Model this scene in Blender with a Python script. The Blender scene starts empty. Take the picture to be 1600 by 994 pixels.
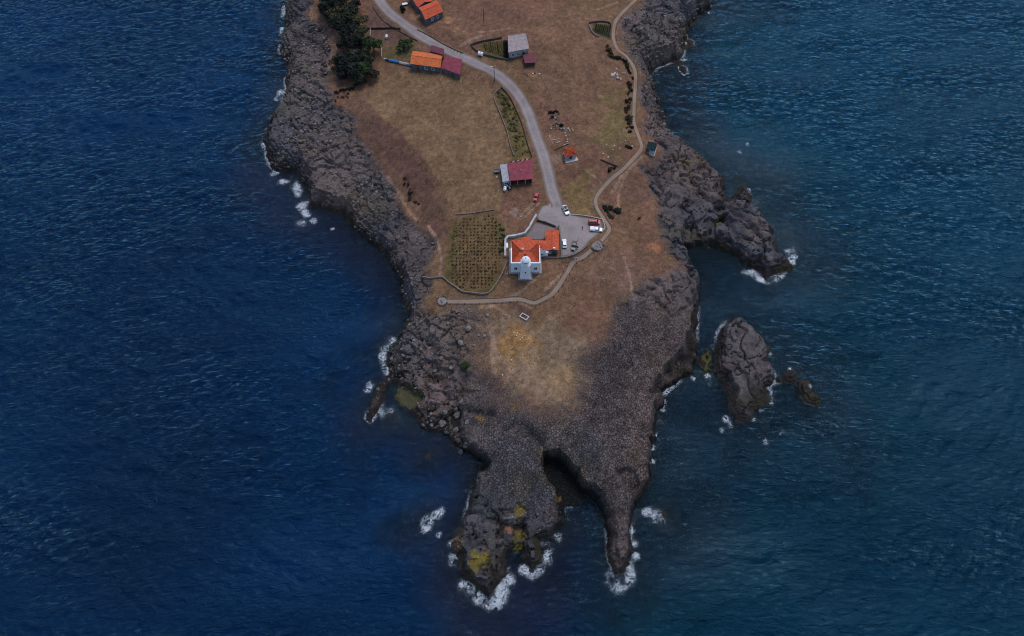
import bpy, bmesh, math, random
import numpy as np
from mathutils import Vector, Matrix

random.seed(7)
R = math.radians
scene = bpy.context.scene
col = scene.collection

# ------------------------------------------------------------------ camera
CAM_Z, PITCH, FPX, CX, CY = 229.0, R(60.0), 1080.0, 800.0, 497.0
SP, CP = math.sin(PITCH), math.cos(PITCH)
cam_data = bpy.data.cameras.new('camera')
cam_data.sensor_width = 36.0
cam_data.lens = FPX / 1600.0 * 36.0
cam_data.clip_start = 1.0
cam_data.clip_end = 60000.0
cam = bpy.data.objects.new('camera', cam_data)
cam.location = (0, 0, CAM_Z)
cam.rotation_euler = (R(90) - PITCH, 0, 0)
col.objects.link(cam)
scene.camera = cam

# ------------------------------------------------------------------ sky, sun, exposure
SUN_EL, SUN_AZ = R(62), R(28)            # azimuth east of north (+Y)
world = bpy.data.worlds.new('World')
scene.world = world
world.use_nodes = True
wn = world.node_tree
bg = wn.nodes['Background']
sky = wn.nodes.new('ShaderNodeTexSky')
sky.sky_type = 'NISHITA'
sky.sun_disc = False
sky.sun_elevation = SUN_EL
sky.sun_rotation = SUN_AZ
sky.air_density = 1.0
sky.dust_density = 1.0
sky.ozone_density = 1.0
wn.links.new(sky.outputs['Color'], bg.inputs['Color'])
bg.inputs['Strength'].default_value = 0.115
sun_data = bpy.data.lights.new('sun', 'SUN')
sun_data.energy = 1.15
sun_data.angle = R(24)
sun_data.color = (1.0, 0.95, 0.89)
sun = bpy.data.objects.new('sun', sun_data)
sd = Vector((math.sin(SUN_AZ) * math.cos(SUN_EL), math.cos(SUN_AZ) * math.cos(SUN_EL), math.sin(SUN_EL)))
sun.rotation_euler = sd.to_track_quat('Z', 'Y').to_euler()
sun.location = sd * 400
col.objects.link(sun)
vs = scene.view_settings
vs.view_transform = 'Standard'
vs.look = 'None'
vs.gamma = 1.0
vs.exposure = 0.55
vs.use_curve_mapping = False
scene.cycles.filter_width = 1.05
scene.cycles.use_denoising = True
scene.cycles.caustics_reflective = False
scene.cycles.caustics_refractive = False

# ------------------------------------------------------------------ pixel -> world
def unproj(px, py, z):
    u = (px - CX) / FPX
    v = (CY - py) / FPX
    dy = CP + v * SP
    dz = -SP + v * CP
    t = (z - CAM_Z) / dz
    return u * t, dy * t

def pts(lst, z=0.0):
    out = []
    for p in lst:
        out.append(unproj(p[0], p[1], p[2] if len(p) > 2 else z))
    return np.array(out)

# ------------------------------------------------------------------ numpy noise
def _hash(ix, iy, seed):
    h = (ix.astype(np.int64) * 374761393 + iy.astype(np.int64) * 668265263 + seed * 1442695041) & 0xffffffff
    h = ((h ^ (h >> 13)) * 1274126177) & 0xffffffff
    h = ((h ^ (h >> 16)) * 2246822519) & 0xffffffff
    return ((h ^ (h >> 15)) & 0xffffff) / float(0xffffff)

def vnoise(x, y, seed):
    ix = np.floor(x); iy = np.floor(y)
    fx = x - ix; fy = y - iy
    fx = fx * fx * fx * (fx * (fx * 6 - 15) + 10); fy = fy * fy * fy * (fy * (fy * 6 - 15) + 10)
    ix = ix.astype(np.int64); iy = iy.astype(np.int64)
    a = _hash(ix, iy, seed); b = _hash(ix + 1, iy, seed)
    c = _hash(ix, iy + 1, seed); d = _hash(ix + 1, iy + 1, seed)
    return (a * (1 - fx) + b * fx) * (1 - fy) + (c * (1 - fx) + d * fx) * fy

def fbm(x, y, scale, octv=4, seed=1, gain=0.5):
    """fractal noise in about -1..1"""
    s = np.zeros_like(x); a = 1.0; tot = 0.0; f = 1.0 / scale
    ca, sa = math.cos(0.6), math.sin(0.6)
    X, Y = x, y
    for o in range(octv):
        s += a * (vnoise(X * f, Y * f, seed + o * 17) * 2 - 1)
        tot += a; a *= gain; f *= 2.03
        X, Y = X * ca - Y * sa, X * sa + Y * ca
    return s / tot * 1.5

def worley(x, y, scale, seed=3):
    """returns F1, F2, cell random"""
    X = x / scale; Y = y / scale
    ix = np.floor(X).astype(np.int64); iy = np.floor(Y).astype(np.int64)
    f1 = np.full(X.shape, 9.0); f2 = np.full(X.shape, 9.0); cid = np.zeros(X.shape)
    for dx in (-1, 0, 1):
        for dy in (-1, 0, 1):
            jx = ix + dx; jy = iy + dy
            cx = jx + _hash(jx, jy, seed); cy = jy + _hash(jx, jy, seed + 91)
            d = np.hypot(cx - X, cy - Y)
            near = d < f1
            f2 = np.where(near, f1, np.minimum(f2, d))
            cid = np.where(near, _hash(jx, jy, seed + 333), cid)
            f1 = np.where(near, d, f1)
    return f1 * scale, f2 * scale, cid

def sstep(a, b, x):
    t = np.clip((x - a) / (b - a), 0, 1)
    return t * t * (3 - 2 * t)

def poly_sd(X, Y, P):
    """signed distance to polygon P (n,2), positive inside"""
    best = np.full(X.shape, 1e18)
    inside = np.zeros(X.shape, bool)
    n = len(P)
    for i in range(n):
        ax, ay = P[i]; bx, by = P[(i + 1) % n]
        ex, ey = bx - ax, by - ay
        L2 = ex * ex + ey * ey + 1e-12
        t = np.clip(((X - ax) * ex + (Y - ay) * ey) / L2, 0, 1)
        dx = X - ax - t * ex; dy = Y - ay - t * ey
        best = np.minimum(best, dx * dx + dy * dy)
        if ay != by:
            c = ((ay > Y) != (by > Y)) & (X < ex * (Y - ay) / (by - ay) + ax)
            inside ^= c
    return np.where(inside, 1, -1) * np.sqrt(best)

def line_d(X, Y, P):
    best = np.full(X.shape, 1e18)
    for i in range(len(P) - 1):
        ax, ay = P[i]; bx, by = P[i + 1]
        ex, ey = bx - ax, by - ay
        t = np.clip(((X - ax) * ex + (Y - ay) * ey) / (ex * ex + ey * ey + 1e-12), 0, 1)
        best = np.minimum(best, (X - ax - t * ex) ** 2 + (Y - ay - t * ey) ** 2)
    return np.sqrt(best)

def local(fn, X, Y, P, pad):
    """evaluate fn only near P, -1e3 elsewhere (keeps the script quick)"""
    out = np.full(X.shape, -1e3)
    m = (X > P[:, 0].min() - pad) & (X < P[:, 0].max() + pad) & (Y > P[:, 1].min() - pad) & (Y < P[:, 1].max() + pad)
    if m.any():
        out[m] = fn(X[m], Y[m], P)
    return out

# ------------------------------------------------------------------ coastlines (photo pixels at sea level)
COAST_PX = [(455, -160), (447, -60), (449, 0), (447, 10), (445, 25), (447, 45), (441, 60), (437, 80), (443, 90), (450, 98), (453, 112), (446, 125),
 (448, 141), (442, 160), (432, 181), (421, 197), (414, 214), (418, 246), (424, 260), (432, 268), (450, 264), (466, 268), (478, 290), (484, 320),
 (508, 329), (537, 333), (555, 361), (577, 378), (592, 390), (607, 410), (621, 432), (632, 458), (637, 484), (638, 496), (628, 516), (620, 532),
 (608, 548), (606, 570), (609, 588), (601, 592), (590, 598), (584, 615), (578, 633), (573, 652), (579, 657), (589, 643), (598, 627), (605, 611), (614, 597),
 (623, 598), (617, 612), (622, 626), (632, 637), (644, 648), (664, 668), (685, 676), (706, 677), (709, 695), (721, 700), (737, 710), (750, 717),
 (753, 735), (740, 745), (737, 769), (733, 791), (726, 811), (714, 834), (708, 848), (718, 870), (722, 897), (740, 915), (757, 929), (771, 934),
 (773, 922), (785, 909), (791, 885), (793, 862), (801, 858), (809, 862), (816, 862), (815, 872), (820, 886), (833, 893), (845, 880), (842, 858),
 (842, 843), (859, 838), (875, 828), (885, 818), (881, 799), (877, 790), (890, 790), (909, 784), (923, 777), (934, 788), (946, 812), (951, 840),
 (953, 870), (961, 895), (972, 898), (981, 877), (989, 864), (985, 846), (982, 826), (990, 809), (996, 785), (1003, 768), (1015, 749), (1016, 720),
 (1018, 696), (1025, 672), (1029, 646), (1036, 630), (1033, 615), (1042, 609), (1061, 596), (1080, 584), (1086, 560), (1089, 536), (1087, 516),
 (1089, 492), (1091, 460), (1094, 444), (1089, 432), (1081, 418), (1073, 400), (1068, 389), (1085, 386), (1109, 384), (1127, 390), (1153, 402),
 (1163, 412), (1177, 420), (1187, 428), (1197, 437), (1207, 430), (1219, 423), (1238, 418), (1229, 408), (1212, 396), (1207, 372), (1207, 361),
 (1197, 347), (1186, 332), (1177, 321), (1173, 301), (1161, 286), (1151, 295), (1147, 309), (1136, 319), (1131, 309), (1134, 293), (1131, 275),
 (1117, 266), (1101, 249), (1081, 234), (1061, 218), (1046, 209), (1040, 192), (1029, 161), (1022, 139), (1017, 115), (1029, 105), (1049, 97),
 (1060, 95), (1068, 85), (1069, 66), (1073, 48), (1083, 34), (1093, 22), (1102, 19), (1113, 12), (1111, 5), (1103, -4), (1112, -60), (1120, -160)]
COAST = pts(COAST_PX, 0.0)
ISLETS_PX = {
 'main': [(1147, 497), (1141, 500), (1129, 510), (1121, 524), (1118, 545), (1114, 566), (1113, 583), (1127, 594), (1133, 609), (1141, 619), (1139, 629),
          (1143, 649), (1153, 657), (1169, 657), (1177, 651), (1172, 639), (1187, 637), (1205, 629), (1203, 611), (1196, 606), (1207, 599), (1211, 589),
          (1207, 577), (1198, 566), (1204, 548), (1195, 532), (1185, 524), (1169, 512), (1157, 500)],
 'mossy': [(1094, 556), (1101, 547), (1109, 542), (1113, 549), (1112, 566), (1110, 580), (1101, 585), (1094, 577)],
 'reef_a': [(1222, 587), (1228, 579), (1237, 577), (1245, 584), (1244, 596), (1235, 599), (1226, 595)],
 'reef_b': [(1243, 596), (1252, 593), (1260, 597), (1268, 612), (1278, 625), (1275, 633), (1264, 632), (1254, 622), (1245, 607)],
 'nub_h': [(1212, 591), (1216, 586), (1222, 589), (1221, 596), (1215, 598)],
 'nub_a': [(1062, 104), (1066, 102), (1071, 106), (1073, 114), (1069, 116), (1064, 111)],
 'nub_b': [(1073, 64), (1077, 62), (1082, 65), (1081, 70), (1075, 71)],
 'nub_c': [(1073, 211), (1077, 208), (1080, 212), (1076, 215)],
 'nub_d': [(664, 711), (669, 708), (674, 712), (671, 717), (666, 717)],
 'nub_e': [(603, 648), (609, 645), (613, 650), (610, 656), (605, 656)],
 'nub_f': [(662, 816), (667, 811), (672, 816), (669, 825), (663, 824)],
 'nub_g': [(1033, 801), (1040, 799), (1043, 806), (1037, 810)],
}
ISLETS = {k: pts(v, 0.0) for k, v in ISLETS_PX.items()}

# control points: pixel, height -> plateau height ; cliff width
HCTRL = [(520, 100, 12), (480, 60, 8), (470, 200, 8), (600, 60, 15), (700, 60, 17), (850, 50, 18), (950, 80, 16.5), (1010, 60, 14), (1050, 50, 10),
 (600, 190, 13), (560, 260, 7), (520, 230, 9), (700, 250, 14.5), (820, 270, 15), (900, 250, 15.5), (990, 230, 15), (1040, 245, 11), (1090, 280, 7),
 (640, 350, 8.5), (600, 340, 7), (660, 420, 10), (745, 390, 13.5), (822, 420, 14), (800, 400, 14), (850, 400, 14), (822, 440, 14), (900, 370, 14.3), (930, 380, 14.3), (1000, 350, 13),
 (1050, 340, 10.5), (700, 470, 12), (820, 490, 13), (900, 500, 13), (1000, 480, 11.5), (1060, 450, 10.5), (650, 520, 7), (630, 560, 4.5), (690, 600, 6.5),
 (740, 560, 9.5), (690, 540, 9), (640, 600, 3.5), (690, 650, 4), (720, 640, 6.5), (800, 580, 11.5), (870, 620, 10.5), (950, 600, 10.5), (1040, 540, 9.5), (800, 700, 7.5), (760, 700, 6.5), (900, 690, 11), (930, 735, 10),
 (980, 680, 8.5), (770, 760, 6), (970, 760, 7), (965, 830, 5.5), (770, 850, 4.8), (840, 800, 4.8), (830, 870, 3.2), (1100, 330, 6), (1060, 300, 9.5),
 (1170, 370, 6.5), (1190, 400, 5), (1160, 300, 6.5), (1150, 345, 7.5), (750, -120, 22), (550, -120, 17), (1000, -120, 18), (598, 600, 2.6), (588, 620, 2.6), (578, 645, 2.0)]
WCTRL = [(450, 50, 9), (440, 120, 10), (430, 210, 6), (480, 260, 5), (540, 330, 5), (620, 430, 4), (600, 560, 4), (640, 640, 4), (700, 670, 3), (740, 740, 2.5),
 (740, 880, 3.0), (830, 880, 2.5), (880, 800, 3.0), (940, 810, 2.2), (970, 890, 2.5), (1000, 770, 2.2), (1030, 640, 2.6), (1085, 500, 3.2), (1090, 430, 3.0),
 (1130, 390, 3.0), (1230, 410, 5), (1190, 350, 4), (1120, 270, 9), (1050, 210, 14), (1020, 130, 10), (1060, 80, 6), (1100, 10, 5), (590, 620, 2)]
# low ledges under the cliffs: polygon (px,py,z), floor height, softness
LEDGES = [
 ([(848, 706, 7), (860, 702, 8), (874, 701, 8), (884, 712, 8), (897, 728, 8), (915, 748, 8), (927, 762, 7.5), (937, 780, 7), (930, 800, 0), (900, 800, 0), (872, 790, 1.5), (868, 768, 2), (858, 752, 3), (848, 728, 5)], 0.35, 1.4),
 ([(1090, 446, 9), (1084, 470, 9.5), (1081, 500, 9.5), (1075, 526, 9.5), (1060, 552, 9.5), (1042, 572, 9.5), (1024, 593, 9.5), (1012, 612, 9), (1020, 624, 3), (1040, 628, 0), (1075, 600, 0), (1100, 570, 0), (1104, 500, 0), (1100, 450, 0)], 2.6, 2.2),
 ([(616, 606, 0.3), (626, 600, .3), (645, 610, .3), (660, 618, .3), (668, 627, .3), (655, 638, .3), (640, 642, .3), (622, 630, .3)], 0.32, 2.0),
 ([(1066, 352, 4), (1090, 345, 5), (1105, 338, 5), (1122, 342, 4), (1126, 360, 3), (1118, 376, 3), (1112, 392, 0), (1060, 398, 0)], 3.4, 3.0),
 ([(1119, 346, 2.5), (1128, 338, 2.5), (1134, 342, 2), (1128, 352, 2), (1120, 358, 2), (1114, 354, 2)], 1.4, 1.5),
 ([(700, 640, 4), (716, 628, 5), (722, 650, 4), (724, 680, 3), (730, 705, 1), (700, 690, 0), (680, 684, 0), (672, 664, 1), (684, 650, 3)], 1.7, 2.5),
 ([(962, 734, 7), (975, 728, 7.5), (988, 729, 7.5), (994, 742, 6), (1000, 770, 3), (985, 775, 5), (968, 760, 6)], 5.4, 1.5),
]
CRACKS = [([(793, 669), (804, 662), (815, 661), (826, 672), (838, 686), (851, 702)], 7.5, 1.6, 1.5), ([(733, 800), (758, 806), (776, 815), (800, 820), (816, 823)], 5, 1.5, 0.9),
 ([(726, 588), (722, 610), (714, 630), (708, 650)], 7, 1.8, 1.4), ([(712, 640), (730, 639), (752, 644), (770, 648)], 6.5, 1.6, 1.0),
 ([(1030, 262), (1052, 258), (1070, 255)], 10, 1.0, 0.8), ([(1026, 283), (1040, 300), (1060, 306)], 9.5, 1.3, 1.0), ([(1082, 290), (1095, 302), (1108, 312), (1128, 322)], 6, 2.2, 2.0),
 ([(1137, 322), (1150, 335), (1166, 345), (1180, 362)], 6, 1.6, 1.4), ([(1120, 330), (1140, 352), (1152, 372)], 5, 1.5, 1.4), ([(1004, 77), (1020, 83), (1034, 84), (1046, 80)], 12, 1.8, 1.2),
 ([(470, 52), (484, 62), (498, 68), (504, 76)], 7, 1.8, 1.2), ([(655, 520), (668, 530), (680, 540), (686, 545)], 8, 2.0, 1.6), ([(640, 488), (660, 494), (672, 490)], 8, 1.4, 1.2),
 ([(745, 775), (760, 790), (770, 806)], 5.5, 1.0, 0.8), ([(668, 540), (676, 575), (690, 600), (700, 625)], 6, 1.8, 2.0), ([(1138, 560), (1160, 578), (1180, 604)], 4, 1.2, 1.2),
 ([(975, 130), (990, 140)], 12, .5, .8), ([(1010, 112), (1020, 150), (1032, 180)], 4, 1.2, 1.5), ([(780, 838), (786, 815), (800, 800)], 4.5, 1.0, 0.9)]
LEDGES_W = [(pts(p, 0), h, s) for p, h, s in LEDGES]
CRACKS_W = [(pts(p, z), dep, wid) for p, z, dep, wid in CRACKS]
HC = np.array([list(unproj(a, b, c)) + [c] for a, b, c in HCTRL])
WC = np.array([list(unproj(a, b, 3)) + [c] for a, b, c in WCTRL])

def ctrl(X, Y, C, power=2.4, soft=9.0):
    num = np.zeros(X.shape); den = np.zeros(X.shape)
    for cx, cy, v in C:
        w = 1.0 / ((X - cx) ** 2 + (Y - cy) ** 2 + soft * soft) ** (power / 2 + 0.4)
        num += w * v; den += w
    return num / den

# soil (as against bare rock), photo pixels at about 12 m
SOIL_PX = [(470, -160), (478, 0), (498, 40), (512, 75), (510, 110), (520, 150), (545, 188), (575, 225), (610, 285), (640, 335), (664, 372), (674, 400), (664, 425), (652, 448),
 (676, 476), (722, 486), (752, 496), (764, 520), (758, 560), (772, 598), (800, 618), (850, 632), (893, 627), (904, 590), (914, 560), (932, 532), (952, 505), (968, 476), (1000, 455),
 (1040, 432), (1064, 408), (1052, 370), (1036, 330), (1022, 292), (1002, 262), (1036, 240), (1034, 218), (1012, 205), (1004, 170), (1000, 118), (980, 84), (968, 60), (970, 30), (1010, -5), (1030, -160)]
SOIL = pts(SOIL_PX, 12.5)

def land_height(X, Y, P, islet=None):
    """height, rock weight, signed distance to the water line"""
    d0 = poly_sd(X, Y, P)
    jag = fbm(X, Y, 9.0, 4, 11) * 0.8 + fbm(X, Y, 2.6, 3, 12) * 0.8
    d = d0 + jag * np.clip(1.2 - np.abs(d0) / 14.0, 0, 1) * (1.0 if islet is None else min(1.0, 0.12 * math.sqrt(max((P[:, 0].max() - P[:, 0].min()) * (P[:, 1].max() - P[:, 1].min()), 1))))
    if islet is None:
        H = ctrl(X, Y, HC)
        W = ctrl(X, Y, WC, 3.0, 5.0)
        sdS = poly_sd(X, Y, SOIL) + fbm(X, Y, 10, 4, 21) * 4.0
        soften = 2.5 + 4.0 * (1 - sstep(110, 135, Y))
        rock = 1 - sstep(-1, 1, (sdS + 2.5 * (1 - sstep(110, 135, Y))) / soften)
    else:
        H = np.full(X.shape, islet[0]); W = np.full(X.shape, islet[1]); rock = np.ones(X.shape)
    t = np.clip(d / W, 0, 1)
    prof = 1 - (1 - t) ** (1.12 + 0.9 * sstep(3.5, 8.0, W))
    slope = 0.88 + 0.12 * (1 - np.exp(-np.maximum(d, 0) / 18.0))
    h = H * prof * slope
    if islet is None:
        for LP, fl, so in LEDGES_W:
            s = local(poly_sd, X, Y, LP, 8)
            m = sstep(-0.25 * so, 0.75 * so, s + fbm(X, Y, 4.0, 3, 31) * 0.9)
            floor = fl + fbm(X, Y, 7.0, 3, 37) * 0.5 * min(fl, 2)
            h = h * (1 - m) + np.minimum(h, floor) * m
    # rock relief
    big = fbm(X, Y, 11.0, 4, 41) * 0.9
    ridg = 1 - np.abs(fbm(X, Y, 6.0, 3, 43))
    f1, f2, cid = worley(X + fbm(X, Y, 5, 2, 47) * 0.8, Y + fbm(X, Y, 5, 2, 48) * 0.8, 1.3, 5)
    cells = (cid - 0.5) * 0.17 - np.exp(-((f2 - f1) / 0.16) ** 2) * 0.15
    g1, g2, gid = worley(X + fbm(X, Y, 8, 2, 57) * 1.5, Y + fbm(X, Y, 8, 2, 58) * 1.5, 5.2, 9)
    slabs = (gid - 0.5) * 0.9 - np.exp(-((g2 - g1) / 0.35) ** 2) * 0.6
    smooth_plateau = sstep(60, 90, Y) * 0 + 1
    if islet is None:
        tm = 1 - (1 - sstep(130, 152, Y + 0.2 * X)) * sstep(-24, -4, X)
        tm = np.maximum(tm, 1 - sstep(52, 66, Y + 0.3 * X))
    else:
        tm = np.full(X.shape, 1.0)
    rough = (big * 0.45 + slabs * sstep(-0.3, 0.4, fbm(X, Y, 30, 2, 61))) * (0.25 + 0.75 * tm) + cells * (1.15 - 0.75 * tm)
    split = np.exp(-(fbm(X + fbm(X, Y, 7, 2, 65) * 2, Y, 13, 3, 67) / 0.07) ** 2) + 0.7 * np.exp(-(fbm(X, Y, 6.5, 3, 69) / 0.06) ** 2)
    rough = rough - split * 1.25 * tm + fbm(X, Y, 1.5, 2, 53) * 0.3 * tm
    # ledges: broken steps along the bedding
    nz = fbm(X, Y, 13, 3, 55) * 1.7 + fbm(X, Y, 3.5, 3, 56) * 0.5
    stp = 1.7
    kk = (h + nz) / stp; ff = np.floor(kk)
    hs = (ff + sstep(0.86, 0.97, kk - ff)) * stp - nz * 0.5
    h = h + (np.maximum(hs, 0.1) - h) * 0.85 * tm * rock * np.clip(d / 2.0, 0, 1) * np.clip(h / 2.0, 0, 1)
    fade = np.clip(d / 3.0, 0, 1)
    h = h + rock * rough * fade * np.clip(h / 3.0, 0.12, 1)
    # soil relief
    h = h + (1 - rock) * (fbm(X, Y, 22, 3, 71) * 0.35 + fbm(X, Y, 1.6, 2, 73) * 0.05) * fade
    if islet is None:
        for LP, dep, wid in CRACKS_W:
            q = -local(lambda a, b, p: -line_d(a, b, p), X, Y, LP, 8)
            h = h - dep * np.exp(-((q + fbm(X, Y, 3, 2, 81) * 0.5) / wid) ** 2) * np.clip(h / 2, 0, 1)
    h = np.where(d > 0, np.maximum(h, 0.06), h)
    # sea bed
    sl = 0.30
    if islet is None:
        east = sstep(10, 60, X) * sstep(110, 190, Y)
        sl = 0.30 - 0.17 * east
    bed = d * sl + fbm(X, Y, 7, 3, 91) * 0.5 * np.clip(-d / 4, 0, 1)
    h = np.where(d > 0, h, np.clip(bed, -6.5, -0.05))
    return h, rock, d, rock * (1.0 - 0.72 * tm)

# ------------------------------------------------------------------ materials
MATS = {}
def new_mat(name):
    m = bpy.data.materials.new(name)
    m.use_nodes = True
    MATS[name] = m
    return m, m.node_tree.nodes, m.node_tree.links, m.node_tree.nodes['Principled BSDF']

def N(nodes, typ, **kw):
    n = nodes.new(typ)
    for k, v in kw.items():
        setattr(n, k, v)
    return n

def plain(name, rgb, rough=0.7, var=0.18, scale=3.0, metal=0.0, bump=0.0, bscale=12.0, second=None, spec=0.3):
    """base colour with blotchy noise and optional bump"""
    m, nd, lk, bs = new_mat(name)
    tc = N(nd, 'ShaderNodeTexCoord')
    nz = N(nd, 'ShaderNodeTexNoise'); nz.inputs['Scale'].default_value = scale; nz.inputs['Detail'].default_value = 6
    lk.new(tc.outputs['Object'], nz.inputs['Vector'])
    ramp = N(nd, 'ShaderNodeValToRGB')
    lo = [c * (1 - var) for c in rgb]; hi = [min(1, c * (1 + var)) for c in rgb]
    if second: lo = second
    ramp.color_ramp.elements[0].position = 0.32; ramp.color_ramp.elements[0].color = (*lo, 1)
    ramp.color_ramp.elements[1].position = 0.68; ramp.color_ramp.elements[1].color = (*hi, 1)
    lk.new(nz.outputs['Fac'], ramp.inputs['Fac'])
    lk.new(ramp.outputs['Color'], bs.inputs['Base Color'])
    bs.inputs['Roughness'].default_value = rough
    bs.inputs['Metallic'].default_value = metal
    bs.inputs['Specular IOR Level'].default_value = spec
    if bump:
        n2 = N(nd, 'ShaderNodeTexNoise'); n2.inputs['Scale'].default_value = bscale; n2.inputs['Detail'].default_value = 5
        lk.new(tc.outputs['Object'], n2.inputs['Vector'])
        b = N(nd, 'ShaderNodeBump'); b.inputs['Strength'].default_value = 0.8; b.inputs['Distance'].default_value = bump
        lk.new(n2.outputs['Fac'], b.inputs['Height']); lk.new(b.outputs['Normal'], bs.inputs['Normal'])
    return m

def glass(name, rgb=(0.02, 0.025, 0.03)):
    m, nd, lk, bs = new_mat(name)
    bs.inputs['Base Color'].default_value = (*rgb, 1)
    bs.inputs['Roughness'].default_value = 0.08
    bs.inputs['Specular IOR Level'].default_value = 0.6
    return m

def ground_mat():
    m, nd, lk, bs = new_mat('ground')
    at = N(nd, 'ShaderNodeAttribute', attribute_name='Col')
    rk = N(nd, 'ShaderNodeAttribute', attribute_name='rock')
    tc = N(nd, 'ShaderNodeTexCoord')
    n1 = N(nd, 'ShaderNodeTexNoise'); n1.inputs['Scale'].default_value = 1.7; n1.inputs['Detail'].default_value = 7; n1.inputs['Roughness'].default_value = 0.72
    lk.new(tc.outputs['Object'], n1.inputs['Vector'])
    vo = N(nd, 'ShaderNodeTexVoronoi'); vo.inputs['Scale'].default_value = 1.2
    ve = N(nd, 'ShaderNodeTexVoronoi', feature='DISTANCE_TO_EDGE'); ve.inputs['Scale'].default_value = 1.2
    nw = N(nd, 'ShaderNodeTexNoise'); nw.inputs['Scale'].default_value = 0.8; nw.inputs['Detail'].default_value = 3
    lk.new(tc.outputs['Object'], nw.inputs['Vector'])
    mixv = N(nd, 'ShaderNodeVectorMath', operation='MULTIPLY_ADD')
    lk.new(nw.outputs['Color'], mixv.inputs[0]); mixv.inputs[1].default_value = (0.9, 0.9, 0.9); lk.new(tc.outputs['Object'], mixv.inputs[2])
    lk.new(mixv.outputs[0], vo.inputs['Vector']); lk.new(mixv.outputs[0], ve.inputs['Vector'])
    # rock cell brightness
    sep = N(nd, 'ShaderNodeSeparateColor'); lk.new(vo.outputs['Color'], sep.inputs[0])
    cell = N(nd, 'ShaderNodeMapRange'); cell.inputs[3].default_value = 0.68; cell.inputs[4].default_value = 1.3
    lk.new(sep.outputs[0], cell.inputs[0])
    crack = N(nd, 'ShaderNodeMapRange'); crack.inputs[1].default_value = 0.0; crack.inputs[2].default_value = 0.16; crack.inputs[3].default_value = 0.2; crack.inputs[4].default_value = 1.0
    lk.new(ve.outputs['Distance'], crack.inputs[0])
    cm = N(nd, 'ShaderNodeMath', operation='MULTIPLY'); lk.new(cell.outputs[0], cm.inputs[0]); lk.new(crack.outputs[0], cm.inputs[1])
    rm = N(nd, 'ShaderNodeMix'); rm.inputs[2].default_value = 1.0
    lk.new(rk.outputs['Fac'], rm.inputs[0]); lk.new(cm.outputs[0], rm.inputs[3])
    gr = N(nd, 'ShaderNodeMapRange'); gr.inputs[1].default_value = 0.28; gr.inputs[2].default_value = 0.72; gr.inputs[3].default_value = 0.55; gr.inputs[4].default_value = 1.45
    lk.new(n1.outputs['Fac'], gr.inputs[0])
    mm = N(nd, 'ShaderNodeMath', operation='MULTIPLY'); lk.new(rm.outputs[0], mm.inputs[0]); lk.new(gr.outputs[0], mm.inputs[1])
    sc = N(nd, 'ShaderNodeVectorMath', operation='SCALE'); lk.new(at.outputs['Color'], sc.inputs[0]); lk.new(mm.outputs[0], sc.inputs['Scale'])
    lk.new(sc.outputs[0], bs.inputs['Base Color'])
    bs.inputs['Roughness'].default_value = 0.9
    bs.inputs['Specular IOR Level'].default_value = 0.15
    # bump
    hb = N(nd, 'ShaderNodeMath', operation='MULTIPLY_ADD'); lk.new(crack.outputs[0], hb.inputs[0]); lk.new(rk.outputs['Fac'], hb.inputs[1]); lk.new(n1.outputs['Fac'], hb.inputs[2])
    b = N(nd, 'ShaderNodeBump'); b.inputs['Strength'].default_value = 0.9; b.inputs['Distance'].default_value = 0.28
    lk.new(hb.outputs[0], b.inputs['Height']); lk.new(b.outputs['Normal'], bs.inputs['Normal'])
    return m

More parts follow.
